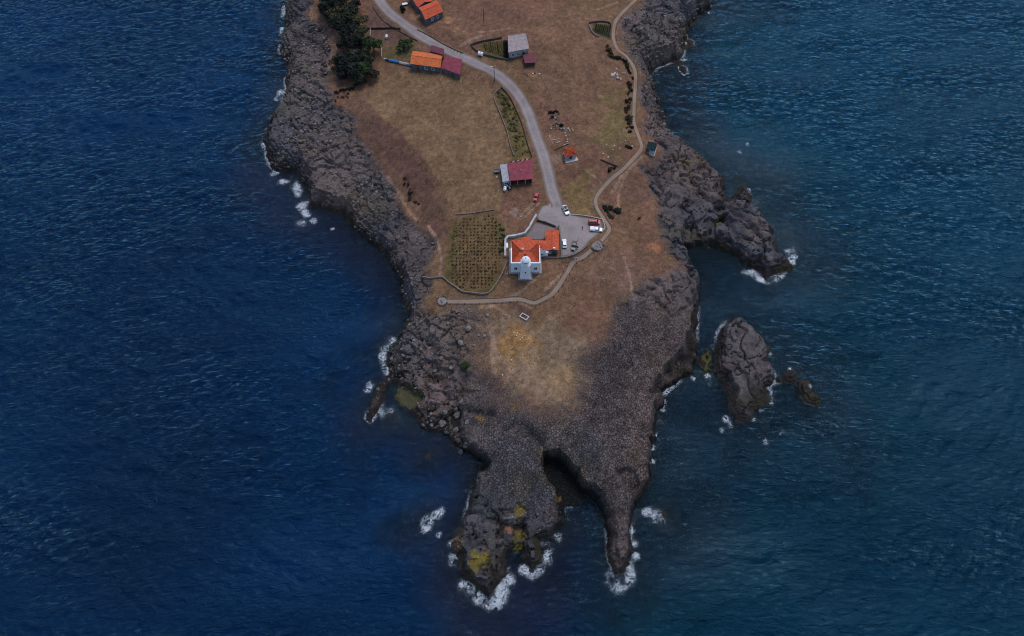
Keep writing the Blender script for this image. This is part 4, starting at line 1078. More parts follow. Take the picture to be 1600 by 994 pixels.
def house(name, label, px4, h, roof='gable', rise=1.2, wall_mat='grey_plaster', roof_mat='orange_tile', over=0.3, wins=(), axis=0, gpx=None, cat='house', open_sides=(), ridge_mat=None, drop=0.0, chimney=None):
    E, g = eaves(px4, h, gpx)
    c = sum(E, Vector((0, 0, 0))) / 4
    t = thing(name, label, cat, (c.x, c.y, g))
    Wl = inset(E, over)
    nw, ne, se, sw = E
    ccw = [3, 2, 1, 0]
    if roof == 'mono':            # falls towards the south by `drop`
        nw = nw + Vector((0, 0, rise)); ne = ne + Vector((0, 0, rise))
    # walls, one part for each side
    zt = {0: (nw.z, ne.z), 1: (ne.z, se.z), 2: (se.z, sw.z), 3: (sw.z, nw.z)}
    th = 0.25
    for k in range(4):
        if k in open_sides: continue
        a, b = Wl[k], Wl[(k + 1) % 4]
        d = (b - a); d.z = 0; d.normalize(); nin = Vector((d.y, -d.x, 0))
        if nin.dot(c - a) < 0: nin = -nin
        a2 = a + d * (0 if k % 2 == 0 else th + 0.003); b2 = b - d * (0 if k % 2 == 0 else th + 0.003)
        poly = [a2, b2, b2 + nin * th, a2 + nin * th]
        z0, z1 = zt[k]
        m = MB()
        zz = [z0 - 0.02, z1 - 0.02, z1 - 0.02, z0 - 0.02]
        ar = sum(poly[i].x * poly[(i + 1) % 4].y - poly[(i + 1) % 4].x * poly[i].y for i in range(4))
        if ar < 0: poly = poly[::-1]; zz = zz[::-1]
        m.prism([(p.x, p.y) for p in poly], g - 1.0, zz)
        m.build('wall', wall_mat, t)
    up = Vector((0, 0, rise))
    rb = MB()
    if roof == 'gable':
        if axis == 0:      # ridge west-east
            r0 = (nw + sw) / 2 + up; r1 = (ne + se) / 2 + up
            quad_courses(rb, r0, r1, ne, nw); quad_courses(rb, r1, r0, sw, se)
            gab = [((nw, sw), r0), ((se, ne), r1)]
        else:
            r0 = (nw + ne) / 2 + up; r1 = (sw + se) / 2 + up
            quad_courses(rb, r0, r1, sw, nw); quad_courses(rb, r1, r0, ne, se)
            gab = [((ne, nw), r0), ((sw, se), r1)]
        for (p, q), r in gab:
            gm = MB()
            pp = p.lerp(c, 0.06); qq = q.lerp(c, 0.06); r2 = r.lerp(Vector((c.x, c.y, r.z)), 0.08)
            pp.z = p.z - 0.05; qq.z = q.z - 0.05
            gm.add([tuple(pp), tuple(qq), tuple(r2)], [(0, 1, 2)]); gm.build('gable', wall_mat, t)
        ro = rb.build('roof', roof_mat, t)
        rd = MB(); rd.tube(r0 + Vector((0, 0, .1)), r1 + Vector((0, 0, .1)), 0.14, None, 6); rd.build('ridge_cap', ridge_mat or roof_mat, ro)
    elif roof == 'hip':
        L1 = (ne - nw).length; L2 = (sw - nw).length
        ap = c + up
        if abs(L1 - L2) < 0.35 * max(L1, L2): r0 = r1 = ap
        elif L1 > L2:
            k = (L1 - L2 * 0.9) / L1 / 2; dd = (ne - nw) * k; r0 = ap - dd; r1 = ap + dd
        else:
            k = (L2 - L1 * 0.9) / L2 / 2; dd = (sw - nw) * k; r0 = ap - dd; r1 = ap + dd
        if L1 >= L2 or r0 == r1:
            for q in ((r0, r1, ne, nw), (r1, r0, sw, se), (r0, r0, nw, sw), (r1, r1, se, ne)): quad_courses(rb, *q)
        else:
            for q in ((r0, r0, ne, nw), (r1, r1, sw, se), (r1, r0, nw, sw), (r0, r1, se, ne)): quad_courses(rb, *q)
        ro = rb.build('roof', roof_mat, t)
        rd = MB()
        for p, q in ((r0, nw), (r0 if L1 >= L2 else r0, sw if L1 >= L2 else ne), (r1, ne if L1 >= L2 else sw), (r1, se), (r0, r1)):
            rd.tube(p + Vector((0, 0, .1)), q + Vector((0, 0, .1)), 0.11, None, 6)
        rd.build('ridge_cap', ridge_mat or roof_mat, ro)
    elif roof == 'mono':
        m = MB(); n = 0
        # standing seams down the slope
        m.prism([(p.x, p.y) for p in (sw, se, ne, nw)], [sw.z, se.z, ne.z, nw.z], [sw.z + .1, se.z + .1, ne.z + .1, nw.z + .1])
        k = int((ne - nw).length / 0.5)
        for i in range(k + 1):
            u = (i + .5) / (k + 1)
            m.tube(nw.lerp(ne, u) + Vector((0, 0, .12)), sw.lerp(se, u) + Vector((0, 0, .12)), 0.035, None, 4)
        ro = m.build('roof', roof_mat, t)
    else:                 # flat slab with a parapet lip
        m = MB()
        m.prism([(p.x, p.y) for p in (sw, se, ne, nw)], c.z, c.z + 0.22)
        ro = m.build('roof', roof_mat, t)
        lp = MB(); I = inset(E, 0.25); J = inset(E, 0.004)
        for k in range(4):
            a, b, b2, a2 = J[k], J[(k + 1) % 4], I[(k + 1) % 4], I[k]
            lp.prism([(p.x, p.y) for p in (a2, b2, b, a)], c.z + .223, c.z + .36)
        lp.build('roof_edge', roof_mat, ro)
    for side, u, w, z0, hh, kind in wins:
        a, b = Wl[side], Wl[(side + 1) % 4]
        # outward: walls run NW->NE->SE->SW so outside is to the left; swap to get it right
        opening(t, (b.x, b.y), (a.x, a.y), 1 - u, w, g + z0, hh, name=kind, frame_mat='white_paint' if kind == 'window' else 'wood', pane_mat='glass_dark' if kind == 'window' else 'dark_wood')
    if chimney:
        p = E[0].lerp(E[1], chimney[0]).lerp(E[3].lerp(E[2], chimney[0]), chimney[1])
        m = MB(); m.box((p.x, p.y, p.z + rise + .1), (0.6, 0.6, 1.4)); m.box((p.x, p.y, p.z + rise + .9), (0.8, 0.8, 0.2)); m.build('chimney', 'pale_concrete', t)
    return t, E, g

house('farmhouse', 'farmhouse with weathered orange tiled roof between the field and the road bend', [(645, 80), (692, 86), (688.4, 106), (641, 99.8)], 3.2, 'gable', 1.0, 'dark_plaster', 'old_tile',
      wins=[(2, .25, 1.1, 1.2, 1.1, 'window'), (2, .5, 1.1, 1.2, 1.1, 'window'), (2, .78, .9, .1, 2.0, 'door')], gpx=(664, 112))
house('barn', 'long shed with plain maroon metal roof joined to the east end of the farmhouse', [(695.2, 88.5), (722.5, 94.5), (718.6, 117), (689.6, 106.6)], 2.9, 'mono', 0.5, 'dark_plaster', 'maroon_sheet', wins=[(2, .4, 1.0, .1, 1.9, 'door')], gpx=(705, 122), cat='shed')
house('lean_to', 'small maroon metal lean-to between the farmhouse and the road', [(674.3, 71.5), (694.2, 77.8), (693, 86.0), (671.3, 79.5)], 2.6, 'mono', 0.3, 'dark_plaster', 'dull_maroon', gpx=(683, 88), cat='shed')
house('top_house', 'house with bright orange tiled roof and dark front at the top of the picture', [(654, 12.6), (682.5, 0.6), (692.5, 18), (664.4, 31.2)], 3.3, 'gable', 1.3, 'dark_plaster', 'orange_tile',
      wins=[(2, .3, 1.0, 1.1, 1.2, 'window'), (2, .62, 1.2, 1.1, 1.2, 'window')], gpx=(678, 36))
house('top_house_wing', 'red-orange tiled wing behind the top house, cut by the photo edge', [(637, -12), (664, -23), (675.5, 2.2), (653, 11.8)], 3.7, 'gable', 1.2, 'dark_plaster', 'orange_tile', axis=1, gpx=(660, 12))
house('grey_house', 'grey house with flat weathered concrete roof beside the wedge garden', [(793.4, 56.5), (821.5, 52.7), (827, 77), (794, 83)], 3.4, 'flat', 0, 'grey_plaster', 'old_roof', over=0.35,
      wins=[(2, .25, .9, .1, 2.0, 'door'), (2, .55, 1.0, 1.1, 1.1, 'window'), (2, .8, 1.0, 1.1, 1.1, 'window')], gpx=(812, 91))
house('small_shed', 'small dark maroon shed at the south-east corner of the grey house', [(817, 87), (834.5, 83.5), (837, 98), (820, 99)], 2.2, 'mono', 0.25, 'dark_wood', 'dull_maroon', gpx=(828, 104), cat='shed')
house('tiled_hut', 'small square hut with orange hipped roof east of the road', [(880.4, 233), (895, 228.8), (901.6, 241), (883, 246)], 2.5, 'hip', 0.9, 'grey_plaster', 'orange_tile', over=0.25, wins=[(2, .5, .9, .1, 1.9, 'door')], gpx=(892, 249), cat='hut')
hp = [G(*p) for p in [(882, 250), (901, 246), (903.5, 251), (884, 256)]]
m = MB(); zt_ = max(p[2] for p in hp) + 0.18
m.prism([(p.x, p.y) for p in hp[::-1]], zt_ - 0.8, zt_)
tag(m.build('porch_slab', 'pale_concrete', None), 'pale concrete slab in front of the small orange-roofed hut', 'slab')

# open maroon shed on posts
t, E, g = house('open_shed', 'open shed with broad maroon metal roof beside the road north of the vine plot', [(793, 256.5), (831.5, 250), (832.6, 280), (797, 282.8)], 3.0, 'mono', 0.35, 'dark_wood', 'maroon_sheet', over=0.3, open_sides=(2,), gpx=(815, 287), cat='shed')
for u in (0.03, 0.34, 0.67, 0.97):
    p = E[3].lerp(E[2], u); m = MB(); m.box((p.x, p.y + .25, g + 1.4), (0.18, 0.18, 3.2)); m.build('post', 'pale_wood', t)
p = (E[0] + E[1] + E[2] + E[3]) / 4
m = MB(); m.tube((p.x, p.y, p.z + .1), (p.x, p.y, p.z + .8), 0.15); m.lathe((p.x, p.y, p.z + .8), [(0.25, 0), (0.05, .2)], 8); m.build('roof_vent', 'grey_sheet', t)
house('grey_shed', 'narrow grey corrugated shed with blue-grey front on the west side of the maroon shed', [(781.3, 258.5), (792.4, 257), (797, 283), (785.4, 284.5)], 2.7, 'mono', 0.3, 'blue_grey', 'grey_sheet', over=0.1, wins=[(2, .5, 1.4, .9, 1.1, 'window')], gpx=(791, 290), cat='shed')

# shelter on posts by the coast path
E, g = eaves([(1012.5, 221.3), (1027, 224.2), (1023.8, 236.8), (1009.7, 233.4)], 2.7, (1016, 241))
c = sum(E, Vector((0, 0, 0))) / 4
t = thing('shelter', 'dark teal roofed lookout shelter on the seaward side of the coast path', 'shelter', (c.x, c.y, g))
m = MB(); m.prism([(p.x, p.y) for p in E[::-1]], c.z, c.z + .15)
for u in np.linspace(0.08, 0.92, 8):
    m.tube(E[0].lerp(E[1], u) + Vector((0, 0, .17)), E[3].lerp(E[2], u) + Vector((0, 0, .17)), 0.05, None, 4)
m.build('roof', 'teal_roof', t)
I = inset(E, 0.3)
for p in I: m = MB(); m.box((p.x, p.y, g + 1.3), (0.16, 0.16, 2.8)); m.build('post', 'dark_wood', t)
D = inset(E, -0.15)
m = MB(); m.prism([(p.x, p.y) for p in D[::-1]], g - .8, g + .18); m.build('deck', 'pale_concrete', t)
for k in (1, 2, 3):
    a, b = I[k], I[(k + 1) % 4]; m = MB()
    for z in (0.55, 1.0): m.tube((a.x, a.y, g + z), (b.x, b.y, g + z), 0.06, None, 6)
    m.build('rail', 'pale_wood' if k == 2 else 'dark_wood', t)
m = MB(); a = I[0].lerp(I[3], .5); b = I[1].lerp(I[2], .5); m.box(((a.x + b.x) / 2, (a.y + b.y) / 2, g + .62), ((b - a).length * .8, 0.5, 0.08), math.atan2(b.y - a.y, b.x - a.x)); m.build('bench', 'dark_wood', t)

# ------------------------------------------------------------------ lighthouse
LG = 14.0
TX, TY = unproj(821.5, 405, 24.6)
def X_at(px, py, z): return unproj(px, py, z)[0]
def Y_at(py, z): return unproj(800, py, z)[1]
xl, xr = X_at(798.3, 411, 20.4), X_at(844.3, 411, 20.4)
yf, yb = Y_at(411.5, 20.4), Y_at(377, 19.8)
lh = thing('lighthouse', 'white lighthouse with domed lantern and orange-roofed keeper house on the headland', 'lighthouse', (TX, TY, LG))
m = MB(); m.box(((xl + xr) / 2, (yf + yb) / 2, LG + 0.0), (xr - xl + 1.5, yb - yf + 0.9, 1.0)); m.build('plinth', 'concrete', lh)
WZ = 20.0
th = 0.4
m = MB(); m.box(((xl + xr) / 2, yf + th / 2, (LG + .5 + WZ) / 2), (xr - xl, th, WZ - LG - .5)); fw = m.build('front_wall', 'white_paint', lh)
for x in (xl + th / 2, xr - th / 2):
    m = MB(); m.box((x, (yf + th + yb - th) / 2, (LG + .5 + WZ) / 2), (th, yb - yf - 2 * th - .006, WZ - LG - .5)); m.build('side_wall', 'white_paint', lh)
m = MB(); m.box(((xl + xr) / 2, yb - th / 2, (LG + .5 + WZ) / 2), (xr - xl, th, WZ - LG - .5)); m.build('back_wall', 'white_paint', lh)
m = MB()
m.box(((xl + xr) / 2, yf + .2, WZ + .25), (xr - xl + .2, .5, .5)); m.build('parapet', 'white_paint', lh)
for x, ln in ((xl + .15, 0.62), (xr - .15, 0.62)):
    m = MB(); L = (yb - yf) * ln; m.box((x, yf + .453 + L / 2, WZ + .22), (.45, L, .44)); m.build('parapet', 'white_paint', lh)
m = MB(); m.box(((xl + xr) / 2, yf - .06, WZ - .25), (xr - xl + .3, .12, .22)); m.build('cornice', 'white_paint', lh)
for u, w in ((0.165, 1.0), (0.845, 1.0)):
    opening(lh, (xl, yf), (xr, yf), u, w, LG + 2.3, 1.6, pane_mat='glass_dark')
# roof: low hip behind the parapets with a gable to the north and a wing to the east
ap = 1.1
e = [Vector((xl - .15 if i in (0, 3) else xr + .15, yb + .25 if i in (0, 1) else yf + .45, WZ + .02)) for i in range(4)]
e[2].x = xr - .38; e[3].x = xl + .38; e[0].x = xl + .1; e[1].x = xr - .1
cxm = (xl + xr) / 2; r0 = Vector((cxm - 1.6, (yf + yb) / 2, WZ + ap)); r1 = Vector((cxm + 1.6, (yf + yb) / 2, WZ + ap))
rb = MB()
quad_courses(rb, r0, r1, e[1], e[0]); quad_courses(rb, r1, r0, e[3], e[2]); quad_courses(rb, r0, r0, e[0], e[3]); quad_courses(rb, r1, r1, e[2], e[1])
roof = rb.build('roof', 'orange_tile', lh)
rd = MB()
for p, q in ((r0, e[0]), (r0, e[3]), (r1, e[1]), (r1, e[2]), (r0, r1)): rd.tube(p + Vector((0, 0, .12)), q + Vector((0, 0, .12)), .13, None, 6)
rd.build('ridge_cap', 'orange_tile', roof)
xg, yg = unproj(822.5, 371.5, WZ)
rb = MB(); ra = Vector((xg, yg, WZ + .55)); rbk = Vector((xg, (yf + yb) / 2 + 1.0, WZ + 1.05))
quad_courses(rb, ra, rbk, Vector((xg - 2.2, rbk.y, WZ + .2)), Vector((xg - 1.9, yg, WZ + .0))); quad_courses(rb, rbk, ra, Vector((xg + 1.9, yg, WZ + .0)), Vector((xg + 2.2, rbk.y, WZ + .2)))
rb.build('porch_roof', 'orange_tile', roof)
m = MB(); m.box((xg, (yb + yg) / 2 - .1, LG + 3), (3.4, max(.6, yg - yb - .2), 5.8)); m.build('porch', 'white_paint', lh)
wx1 = X_at(853.2, 384, 19.0); wy0, wy1 = Y_at(391, 18.6), Y_at(377, 18.9)
m = MB(); m.box(((xr + wx1) / 2 + .1, (wy0 + wy1) / 2, LG + 2.3), (wx1 - xr - .2, wy1 - wy0 - .5, 4.7)); m.build('wing_wall', 'white_paint', lh)
rb = MB(); zA, zB = WZ - .2, WZ - .9
a = Vector((xr - 1.2, (wy0 + wy1) / 2, WZ + .45)); b = Vector((wx1, (wy0 + wy1) / 2, zA))
quad_courses(rb, a, b, Vector((wx1, wy1, zB)), Vector((xr - 1.2, wy1, zB + .3))); quad_courses(rb, b, a, Vector((xr - 1.2, wy0, zB + .3)), Vector((wx1, wy0, zB)))
rb.build('wing_roof', 'orange_tile', lh)
m = MB(); x, y = unproj(816.5, 390, WZ + 1.5); m.box((x, y, WZ + 1.25), (.55, .55, 1.5)); m.box((x, y, WZ + 2.05), (.75, .75, .14)); m.build('chimney', 'pale_concrete', lh)
m = MB(); x, y = unproj(821, 396.5, WZ + 1.2); m.box((x, y, WZ + 1.2), (.7, .35, .6)); m.build('roof_hatch', 'orange_tile', lh)
# tower
tw = MB()
oc = math.pi / 8
m = MB(); bxh = 2.5
ty0 = Y_at(437, LG + .55)
m.box((TX, (ty0 + yf - .5) / 2, LG + .1), (5.2, yf - .5 - ty0, 1.0)); m.build('tower_terrace', 'concrete', lh)
def sq(r, z): return [(TX + r * sx, TY + r * sy, z) for sx, sy in ((-1, -1), (0, -1), (1, -1), (1, 0), (1, 1), (0, 1), (-1, 1), (-1, 0))]
def octo(r, z): return [(TX + r * x, TY + r * y, z) for x, y in ((-.72, -.72), (0, -1), (.72, -.72), (1, 0), (.72, .72), (0, 1), (-.72, .72), (-1, 0))]
def chs(r, z, a=.66): return [(TX + r * x, TY + r * y, z) for x, y in ((-a, -1), (a, -1), (1, -a), (1, a), (a, 1), (-a, 1), (-1, a), (-1, -a))]
def ocf(r, z): return [(TX + r / math.cos(oc) * math.cos(-math.pi + oc + i * math.pi / 4 + math.pi / 4 * 0), TY + r / math.cos(oc) * math.sin(-math.pi + oc + i * math.pi / 4), z) for i in range(8)]
m = MB(); m.rings([chs(1.95, LG + .6, .8), chs(1.9, LG + 1.4, .78), chs(1.5, LG + 7.9), chs(1.48, LG + 8.3)]); tower = m.build('tower', 'white_paint', lh)
m = MB(); m.rings([chs(1.52, LG + 8.0), chs(1.78, LG + 8.35), chs(1.82, LG + 8.55)]); gal = m.build('gallery', 'white_paint', lh)
m = MB()
ring = ocf(1.72, LG + 9.25)
for i in range(8):
    m.tube(ring[i], ring[(i + 1) % 8], .035, None, 5); m.tube((ring[i][0], ring[i][1], LG + 8.55), ring[i], .035, None, 5)
m.build('railing', 'white_paint', gal)
lan = MB(); lan.rings([ocf(1.15, LG + 8.56), ocf(1.15, LG + 9.15)]); ln_ = lan.build('lantern_base', 'white_paint', lh)
for i in range(8):
    a = Vector(ocf(1.06, LG + 9.15)[i]); b = Vector(ocf(1.06, LG + 9.15)[(i + 1) % 8]); u = Vector((0, 0, 1.05))
    m = MB(); m.add([tuple(a), tuple(b), tuple(b + u), tuple(a + u)], [(0, 1, 2, 3)]); m.build('lantern_pane', 'lantern_glass', ln_)
m = MB()
for p in ocf(1.1, LG + 9.15): m.tube(p, (p[0], p[1], p[2] + 1.05), .06, None, 5)
m.build('lantern_frame', 'white_paint', ln_)
m = MB(); m.lathe((TX, TY, LG + 10.2), [(1.56, 0), (1.58, .12), (1.5, .2), (1.32, .5), (1.0, .8), (.55, 1.0), (.15, 1.08), (.12, 1.3), (.18, 1.42), (.04, 1.6)], 24); m.build('dome', 'white_paint', lh, smooth=True)
opening(lh, (TX - 2, TY - 1.78), (TX + 2, TY - 1.78), .5, .5, LG + 4.2, .9, panes=1)

# annex with its own roof
ax_, E, g = house('annex', 'low annex with two-sided orange tiled roof east of the lighthouse house', [(851.6, 361), (873, 360.3), (872.6, 391.5), (854, 392)], 3.1, 'gable', 0.8, 'dark_plaster', 'orange_tile', axis=1, over=0.25, wins=[(2, .35, .9, .1, 1.9, 'door'), (2, .75, .9, 1.1, 1.0, 'window'), (1, .35, .9, 1.1, 1.0, 'window'), (1, .7, .9, 1.1, 1.0, 'window')], gpx=(863, 397))
m = MB(); p = E[3].lerp(E[2], .62) + Vector((0, .6, .3)); m.box((p.x, p.y, p.z + .3), (.9, .5, .8)); m.build('chimney', 'white_paint', ax_)
# white outhouse in front of the wing
E, g = eaves([(843.8, 390.8), (856.3, 391.5), (856.5, 394.8), (843.8, 394.6)], 2.8, (850, 400))
c = sum(E, Vector((0, 0, 0))) / 4
t = thing('outhouse', 'small white flat-topped outhouse in the corner between keeper house and annex', 'outhouse', (c.x, c.y, g))
m = MB(); m.prism([(p.x, p.y) for p in E[::-1]], g - .5, c.z); m.build('wall', 'white_paint', t)
m = MB(); m.prism([(p.x, p.y) for p in inset(E, -.12)[::-1]], c.z + .003, c.z + .15); m.build('roof', 'white_paint', t)
opening(t, (E[3].x, E[3].y), (E[2].x, E[2].y), .3, .8, g + 1.1, .9)
# concrete yard
YARD = pts([(822, 368), (829, 360), (836, 348), (853, 352), (866, 356), (871, 360), (852, 360.5), (851.5, 374), (828, 374.5)], 14.0)
sheet('yard_paving', YARD, 'paved_lot', 0.06, 0.5, 0.5)
xw, yw = unproj(792, 383, 15.2)
t = thing('white_tank', 'long white tank along the concrete wall west of the keeper house', 'tank', (xw, yw, 14.0))
m = MB(); m.tube((xw, yw - 1.1, 14.75), (xw, yw + 1.1, 14.75), .45, None, 14); m.build('shell', 'white_plastic', t)
for s in (-.7, .7): m = MB(); m.box((xw, yw + s, 14.2), (.8, .25, .5)); m.build('cradle', 'concrete', t)

# round paved lookouts with boulders on the rim
def rock_mesh(name, seed, mat, sub=1, flat=0.7):
    bm = bmesh.new(); bmesh.ops.create_icosphere(bm, subdivisions=sub, radius=1.0)
    rr = random.Random(seed)
    ax = [Vector((rr.uniform(-1, 1), rr.uniform(-1, 1), rr.uniform(-1, 1))).normalized() for _ in range(7)]
    for v in bm.verts:
        n = v.co.normalized(); k = 1.0
        for q in ax: k = min(k, 0.62 / max(0.3, n.dot(q)) if n.dot(q) > .5 else 1.0)
        v.co = n * k * rr.uniform(.88, 1.08); v.co.z *= flat
    me = bpy.data.meshes.new(name); bm.to_mesh(me); bm.free(); me.materials.append(MATS[mat])
    return me
ROCKS = {mt: [rock_mesh('boulder', 100 + i, mt, 2 if i < 2 else 1) for i in range(4)] for mt in ('rock', 'rock_pale', 'rock_dark', 'white_rock', 'pale_stone', 'dark_stone')}
def stone(x, y, r, mat, label, group, parent=None, name='boulder', sink=.25, cat='boulder', seed=None):
    rr = random.Random(int(x * 97 + y * 31))
    o = bpy.data.objects.new(name, ROCKS[mat][rr.randrange(4)]); col.objects.link(o)
    z = gz(x, y)
    o.location = (x, y, z + r * .7 - r * sink * 1.4)
    o.rotation_euler = (rr.uniform(-.2, .2), rr.uniform(-.2, .2), rr.uniform(0, 6.28)); o.scale = (r * rr.uniform(.8, 1.25), r * rr.uniform(.8, 1.2), r * rr.uniform(.7, 1.05))
    if parent is not None: o.parent = parent; o.location = (x - parent.location[0], y - parent.location[1], o.location[2] - parent.location[2])
    else: tag(o, label, cat, group)
    return o
def lookout(px, py, rad, label, rim, dots):
    c = G(px, py); z = gz(c.x, c.y)
    t = thing('lookout', label, 'terrace', (c.x, c.y, z))
    m = MB(); m.lathe((c.x, c.y, z - .6), [(rad * 1.02, 0), (rad, .78), (rad * .97, .8)], 20); m.build('paving', 'paving', t)
    for a in rim:
        stone(c.x + rad * 1.03 * math.cos(R(a)), c.y + rad * 1.03 * math.sin(R(a)), random.uniform(.38, .6), random.choice(['dark_stone', 'rock', 'dark_stone', 'wall_stone' if False else 'rock_pale']), None, None, t, 'rim_stone', 0.0)
    for dx, dy in dots:
        o = stone(c.x + dx, c.y + dy, .36, 'dark_stone', None, None, t, 'stone_seat'); o.location.z += .15
lookout(933, 384, 2.3, 'round paved lookout ringed with dark boulders at the car park corner', [a for a in range(-150, 60, 17)], [(.3, .9), (.9, .1), (.1, -.6), (1.2, -.9)])
lookout(692, 470, 1.9, 'round paved lookout at the west end of the lighthouse path', [a for a in range(60, 330, 24)], [(-.6, -.3), (-.2, -.9)])

# hollow concrete footing below the path
F = [G(*p) for p in [(812, 495), (816.3, 490.2), (826.2, 495.6), (822.3, 500.8)]]
t = thing('footing', 'small rectangular white concrete footing on dark earth below the path', 'footing', (sum(p.x for p in F) / 4, sum(p.y for p in F) / 4, F[0].z))
for k in range(4):
    a, b = F[k], F[(k + 1) % 4]; d = (b - a); L = math.hypot(d.x, d.y)
    m = MB(); m.box(((a.x + b.x) / 2, (a.y + b.y) / 2, F[0].z + .05), (L + (.3 if k % 2 else -.31), .3, .9), math.atan2(d.y, d.x)); m.build('side', 'white_rock', t)

# ------------------------------------------------------------------ vehicles
def car(label, cat, px_front, px_rear, paint, kind='hatch', roof_glass=False, door_open=False, group='vehicles at the lighthouse', L=None):
    a = G(*px_front); b = G(*px_rear)
    d = a - b; rz = math.atan2(d.y, d.x)
    c = (a + b) / 2; z = gz(c.x, c.y) + 0.06
    dims = {'hatch': (4.1, 1.76, 1.5), 'suv': (4.6, 1.88, 1.66), 'van': (4.5, 1.84, 1.85), 'pickup': (4.9, 1.84, 1.25), 'sedan': (4.5, 1.80, 1.48)}[kind]
    Ln, W, H = dims
    t = thing({'hatch': 'parked_car', 'suv': 'parked_car', 'sedan': 'parked_car', 'van': 'parked_van', 'pickup': 'pickup_truck'}[kind], label, cat, (c.x, c.y, z), rz, group)
    x0, x1 = -Ln / 2, Ln / 2; hw = W / 2; belt = H * .60; sill = .28
    nose = .72 if kind != 'van' else .85
    st = [(x0, .45, belt * .86, hw * .86), (x0 + .12, sill + .05, belt * .96, hw * .95), (x0 + .7, sill, belt, hw), (0, sill, belt, hw), (x1 - 1.15, sill, belt * .97, hw), (x1 - .35, sill + .02, belt * .86, hw * .94), (x1 - .08, .38, nose * belt, hw * .84), (x1, .48, nose * belt * .9, hw * .74)]
    rr = []
    for x, zl, zt, w in st:
        rr.append([(x, -w * .9, zl), (x, w * .9, zl), (x, w, zl + .18), (x, w, zt - .16), (x, w * .9, zt), (x, -w * .9, zt), (x, -w, zt - .16), (x, -w, zl + .18)])
    m = MB(); m.rings(rr); body = m.build('body', paint, t, world=False, smooth=False, bevel=0.03)
    # cabin
    cab = {'hatch': (-1.75, -1.35, .35, .95), 'suv': (-2.0, -1.65, .45, 1.1), 'sedan': (-1.5, -.85, .35, 1.05), 'van': (-2.15, -2.0, .95, 1.5), 'pickup': (-.55, -.45, .75, 1.3)}[kind]
    rb0, rb1, rf1, rf0 = cab           # rear base, rear roof, front roof, front base
    bw, tw_ = hw * .90, hw * .74
    B = [(rb0, -bw, belt - .03), (rf0, -bw, belt - .03), (rf0, bw, belt - .03), (rb0, bw, belt - .03)]
    T = [(rb1, -tw_, H), (rf1, -tw_, H), (rf1, tw_, H), (rb1, tw_, H)]
    m = MB(); m.add(B + T, [(3, 2, 1, 0), (4, 5, 6, 7), (0, 1, 5, 4), (1, 2, 6, 5), (2, 3, 7, 6), (3, 0, 4, 7)]); m.build('cabin', paint, t, world=False, bevel=0.05)
    def pane(name, q, off, shrink=.86, mat='glass_dark'):
        q = [Vector(p) for p in q]; cc = sum(q, Vector((0, 0, 0))) / 4
        n = (q[1] - q[0]).cross(q[2] - q[1]).normalized()
        v = [cc + (p - cc) * shrink + n * off for p in q]; w_ = [p - n * .03 for p in v]
        mm = MB(); mm.add([tuple(p) for p in v + w_], [(0, 1, 2, 3), (7, 6, 5, 4), (0, 4, 5, 1), (1, 5, 6, 2), (2, 6, 7, 3), (3, 7, 4, 0)]); mm.build(name, mat, t, world=False)
    pane('windscreen', [B[1], B[2], T[2], T[1]], .015, .93)
    pane('rear_window', [B[3], B[0], T[0], T[3]], .015, .84)
    pane('side_window', [B[0], B[1], T[1], T[0]], .015, .84); pane('side_window', [B[2], B[3], T[3], T[2]], .015, .84)
    if roof_glass: pane('roof_window', [(rb1 + .15, -tw_, H), (rf1, -tw_, H), (rf1, tw_, H), (rb1 + .15, tw_, H)], .02, .86)
    if kind == 'pickup':
        bed = MB()
        for s in (-1, 1): bed.box(((x0 + rb0) / 2, s * (hw - .08), belt + .12), (rb0 - x0 - .1, .12, .3))
        bed.box((x0 + .1, 0, belt + .12), (.12, W - .3, .3)); bed.build('bed_side', paint, t, world=False)
        cv = MB(); cv.box(((x0 + rb0) / 2 + .02, 0, belt + .2), (rb0 - x0 - .3, W - .34, .5), 0, .94); cv.build('bed_cover', 'white_plastic', t, world=False)
    if kind == 'van':
        m = MB()
        for y in (-.5, .5): m.tube((-1.7, y, H + .1), (.7, y, H + .1), .03)
        for x in (-1.3, .3): m.tube((x, -.62, H + .1), (x, .62, H + .1), .025)
        m.build('roof_rack', 'black_trim', t, world=False)
    for sx in (x1 - .82, x0 + .8):
        for sy in (-1, 1):
            w_ = MB(); w_.tube((sx, sy * (hw - .22), .32), (sx, sy * (hw + .01), .32), .32, None, 16); wh = w_.build('wheel', 'tyre', t, world=False)
            r_ = MB(); r_.tube((sx, sy * (hw - .1), .32), (sx, sy * (hw + .02), .32), .19, None, 10); r_.build('rim', 'rim', wh, world=False)
    for sy in (-1, 1):
        m = MB(); m.box((x1 - .12, sy * hw * .66, nose * belt * .86), (.22, .36, .16)); m.build('headlight', 'lamp_clear', t, world=False)
        m = MB(); m.box((x0 + .06, sy * hw * .74, belt * .78), (.14, .22, .26)); m.build('taillight', 'lamp_red', t, world=False)
        m = MB(); m.box((rf0 - .28, sy * (hw + .08), belt + .06), (.14, .2, .14)); m.build('mirror', 'black_trim', t, world=False)
    m = MB(); m.box((x1 - .03, 0, .42), (.14, W * .72, .2)); m.build('front_bumper', 'black_trim', t, world=False)
    m = MB(); m.box((x0 + .03, 0, .46), (.14, W * .72, .2)); m.build('rear_bumper', 'black_trim', t, world=False)
    if door_open:
        m = MB(); m.box((.75 - .30, hw + .48, .72), (.1, 1.0, .85), R(-22)); dr = m.build('door', paint, t, world=False)
        m = MB(); m.box((.75 - .22, hw + .45, 1.3), (.05, .8, .34), R(-22)); m.build('door_window', 'glass_dark', dr, world=False)
    return t
car('small red hatchback parked on the verge south of the maroon shed', 'car', (835.6, 315.5), (839.8, 303.5), 'car_red')
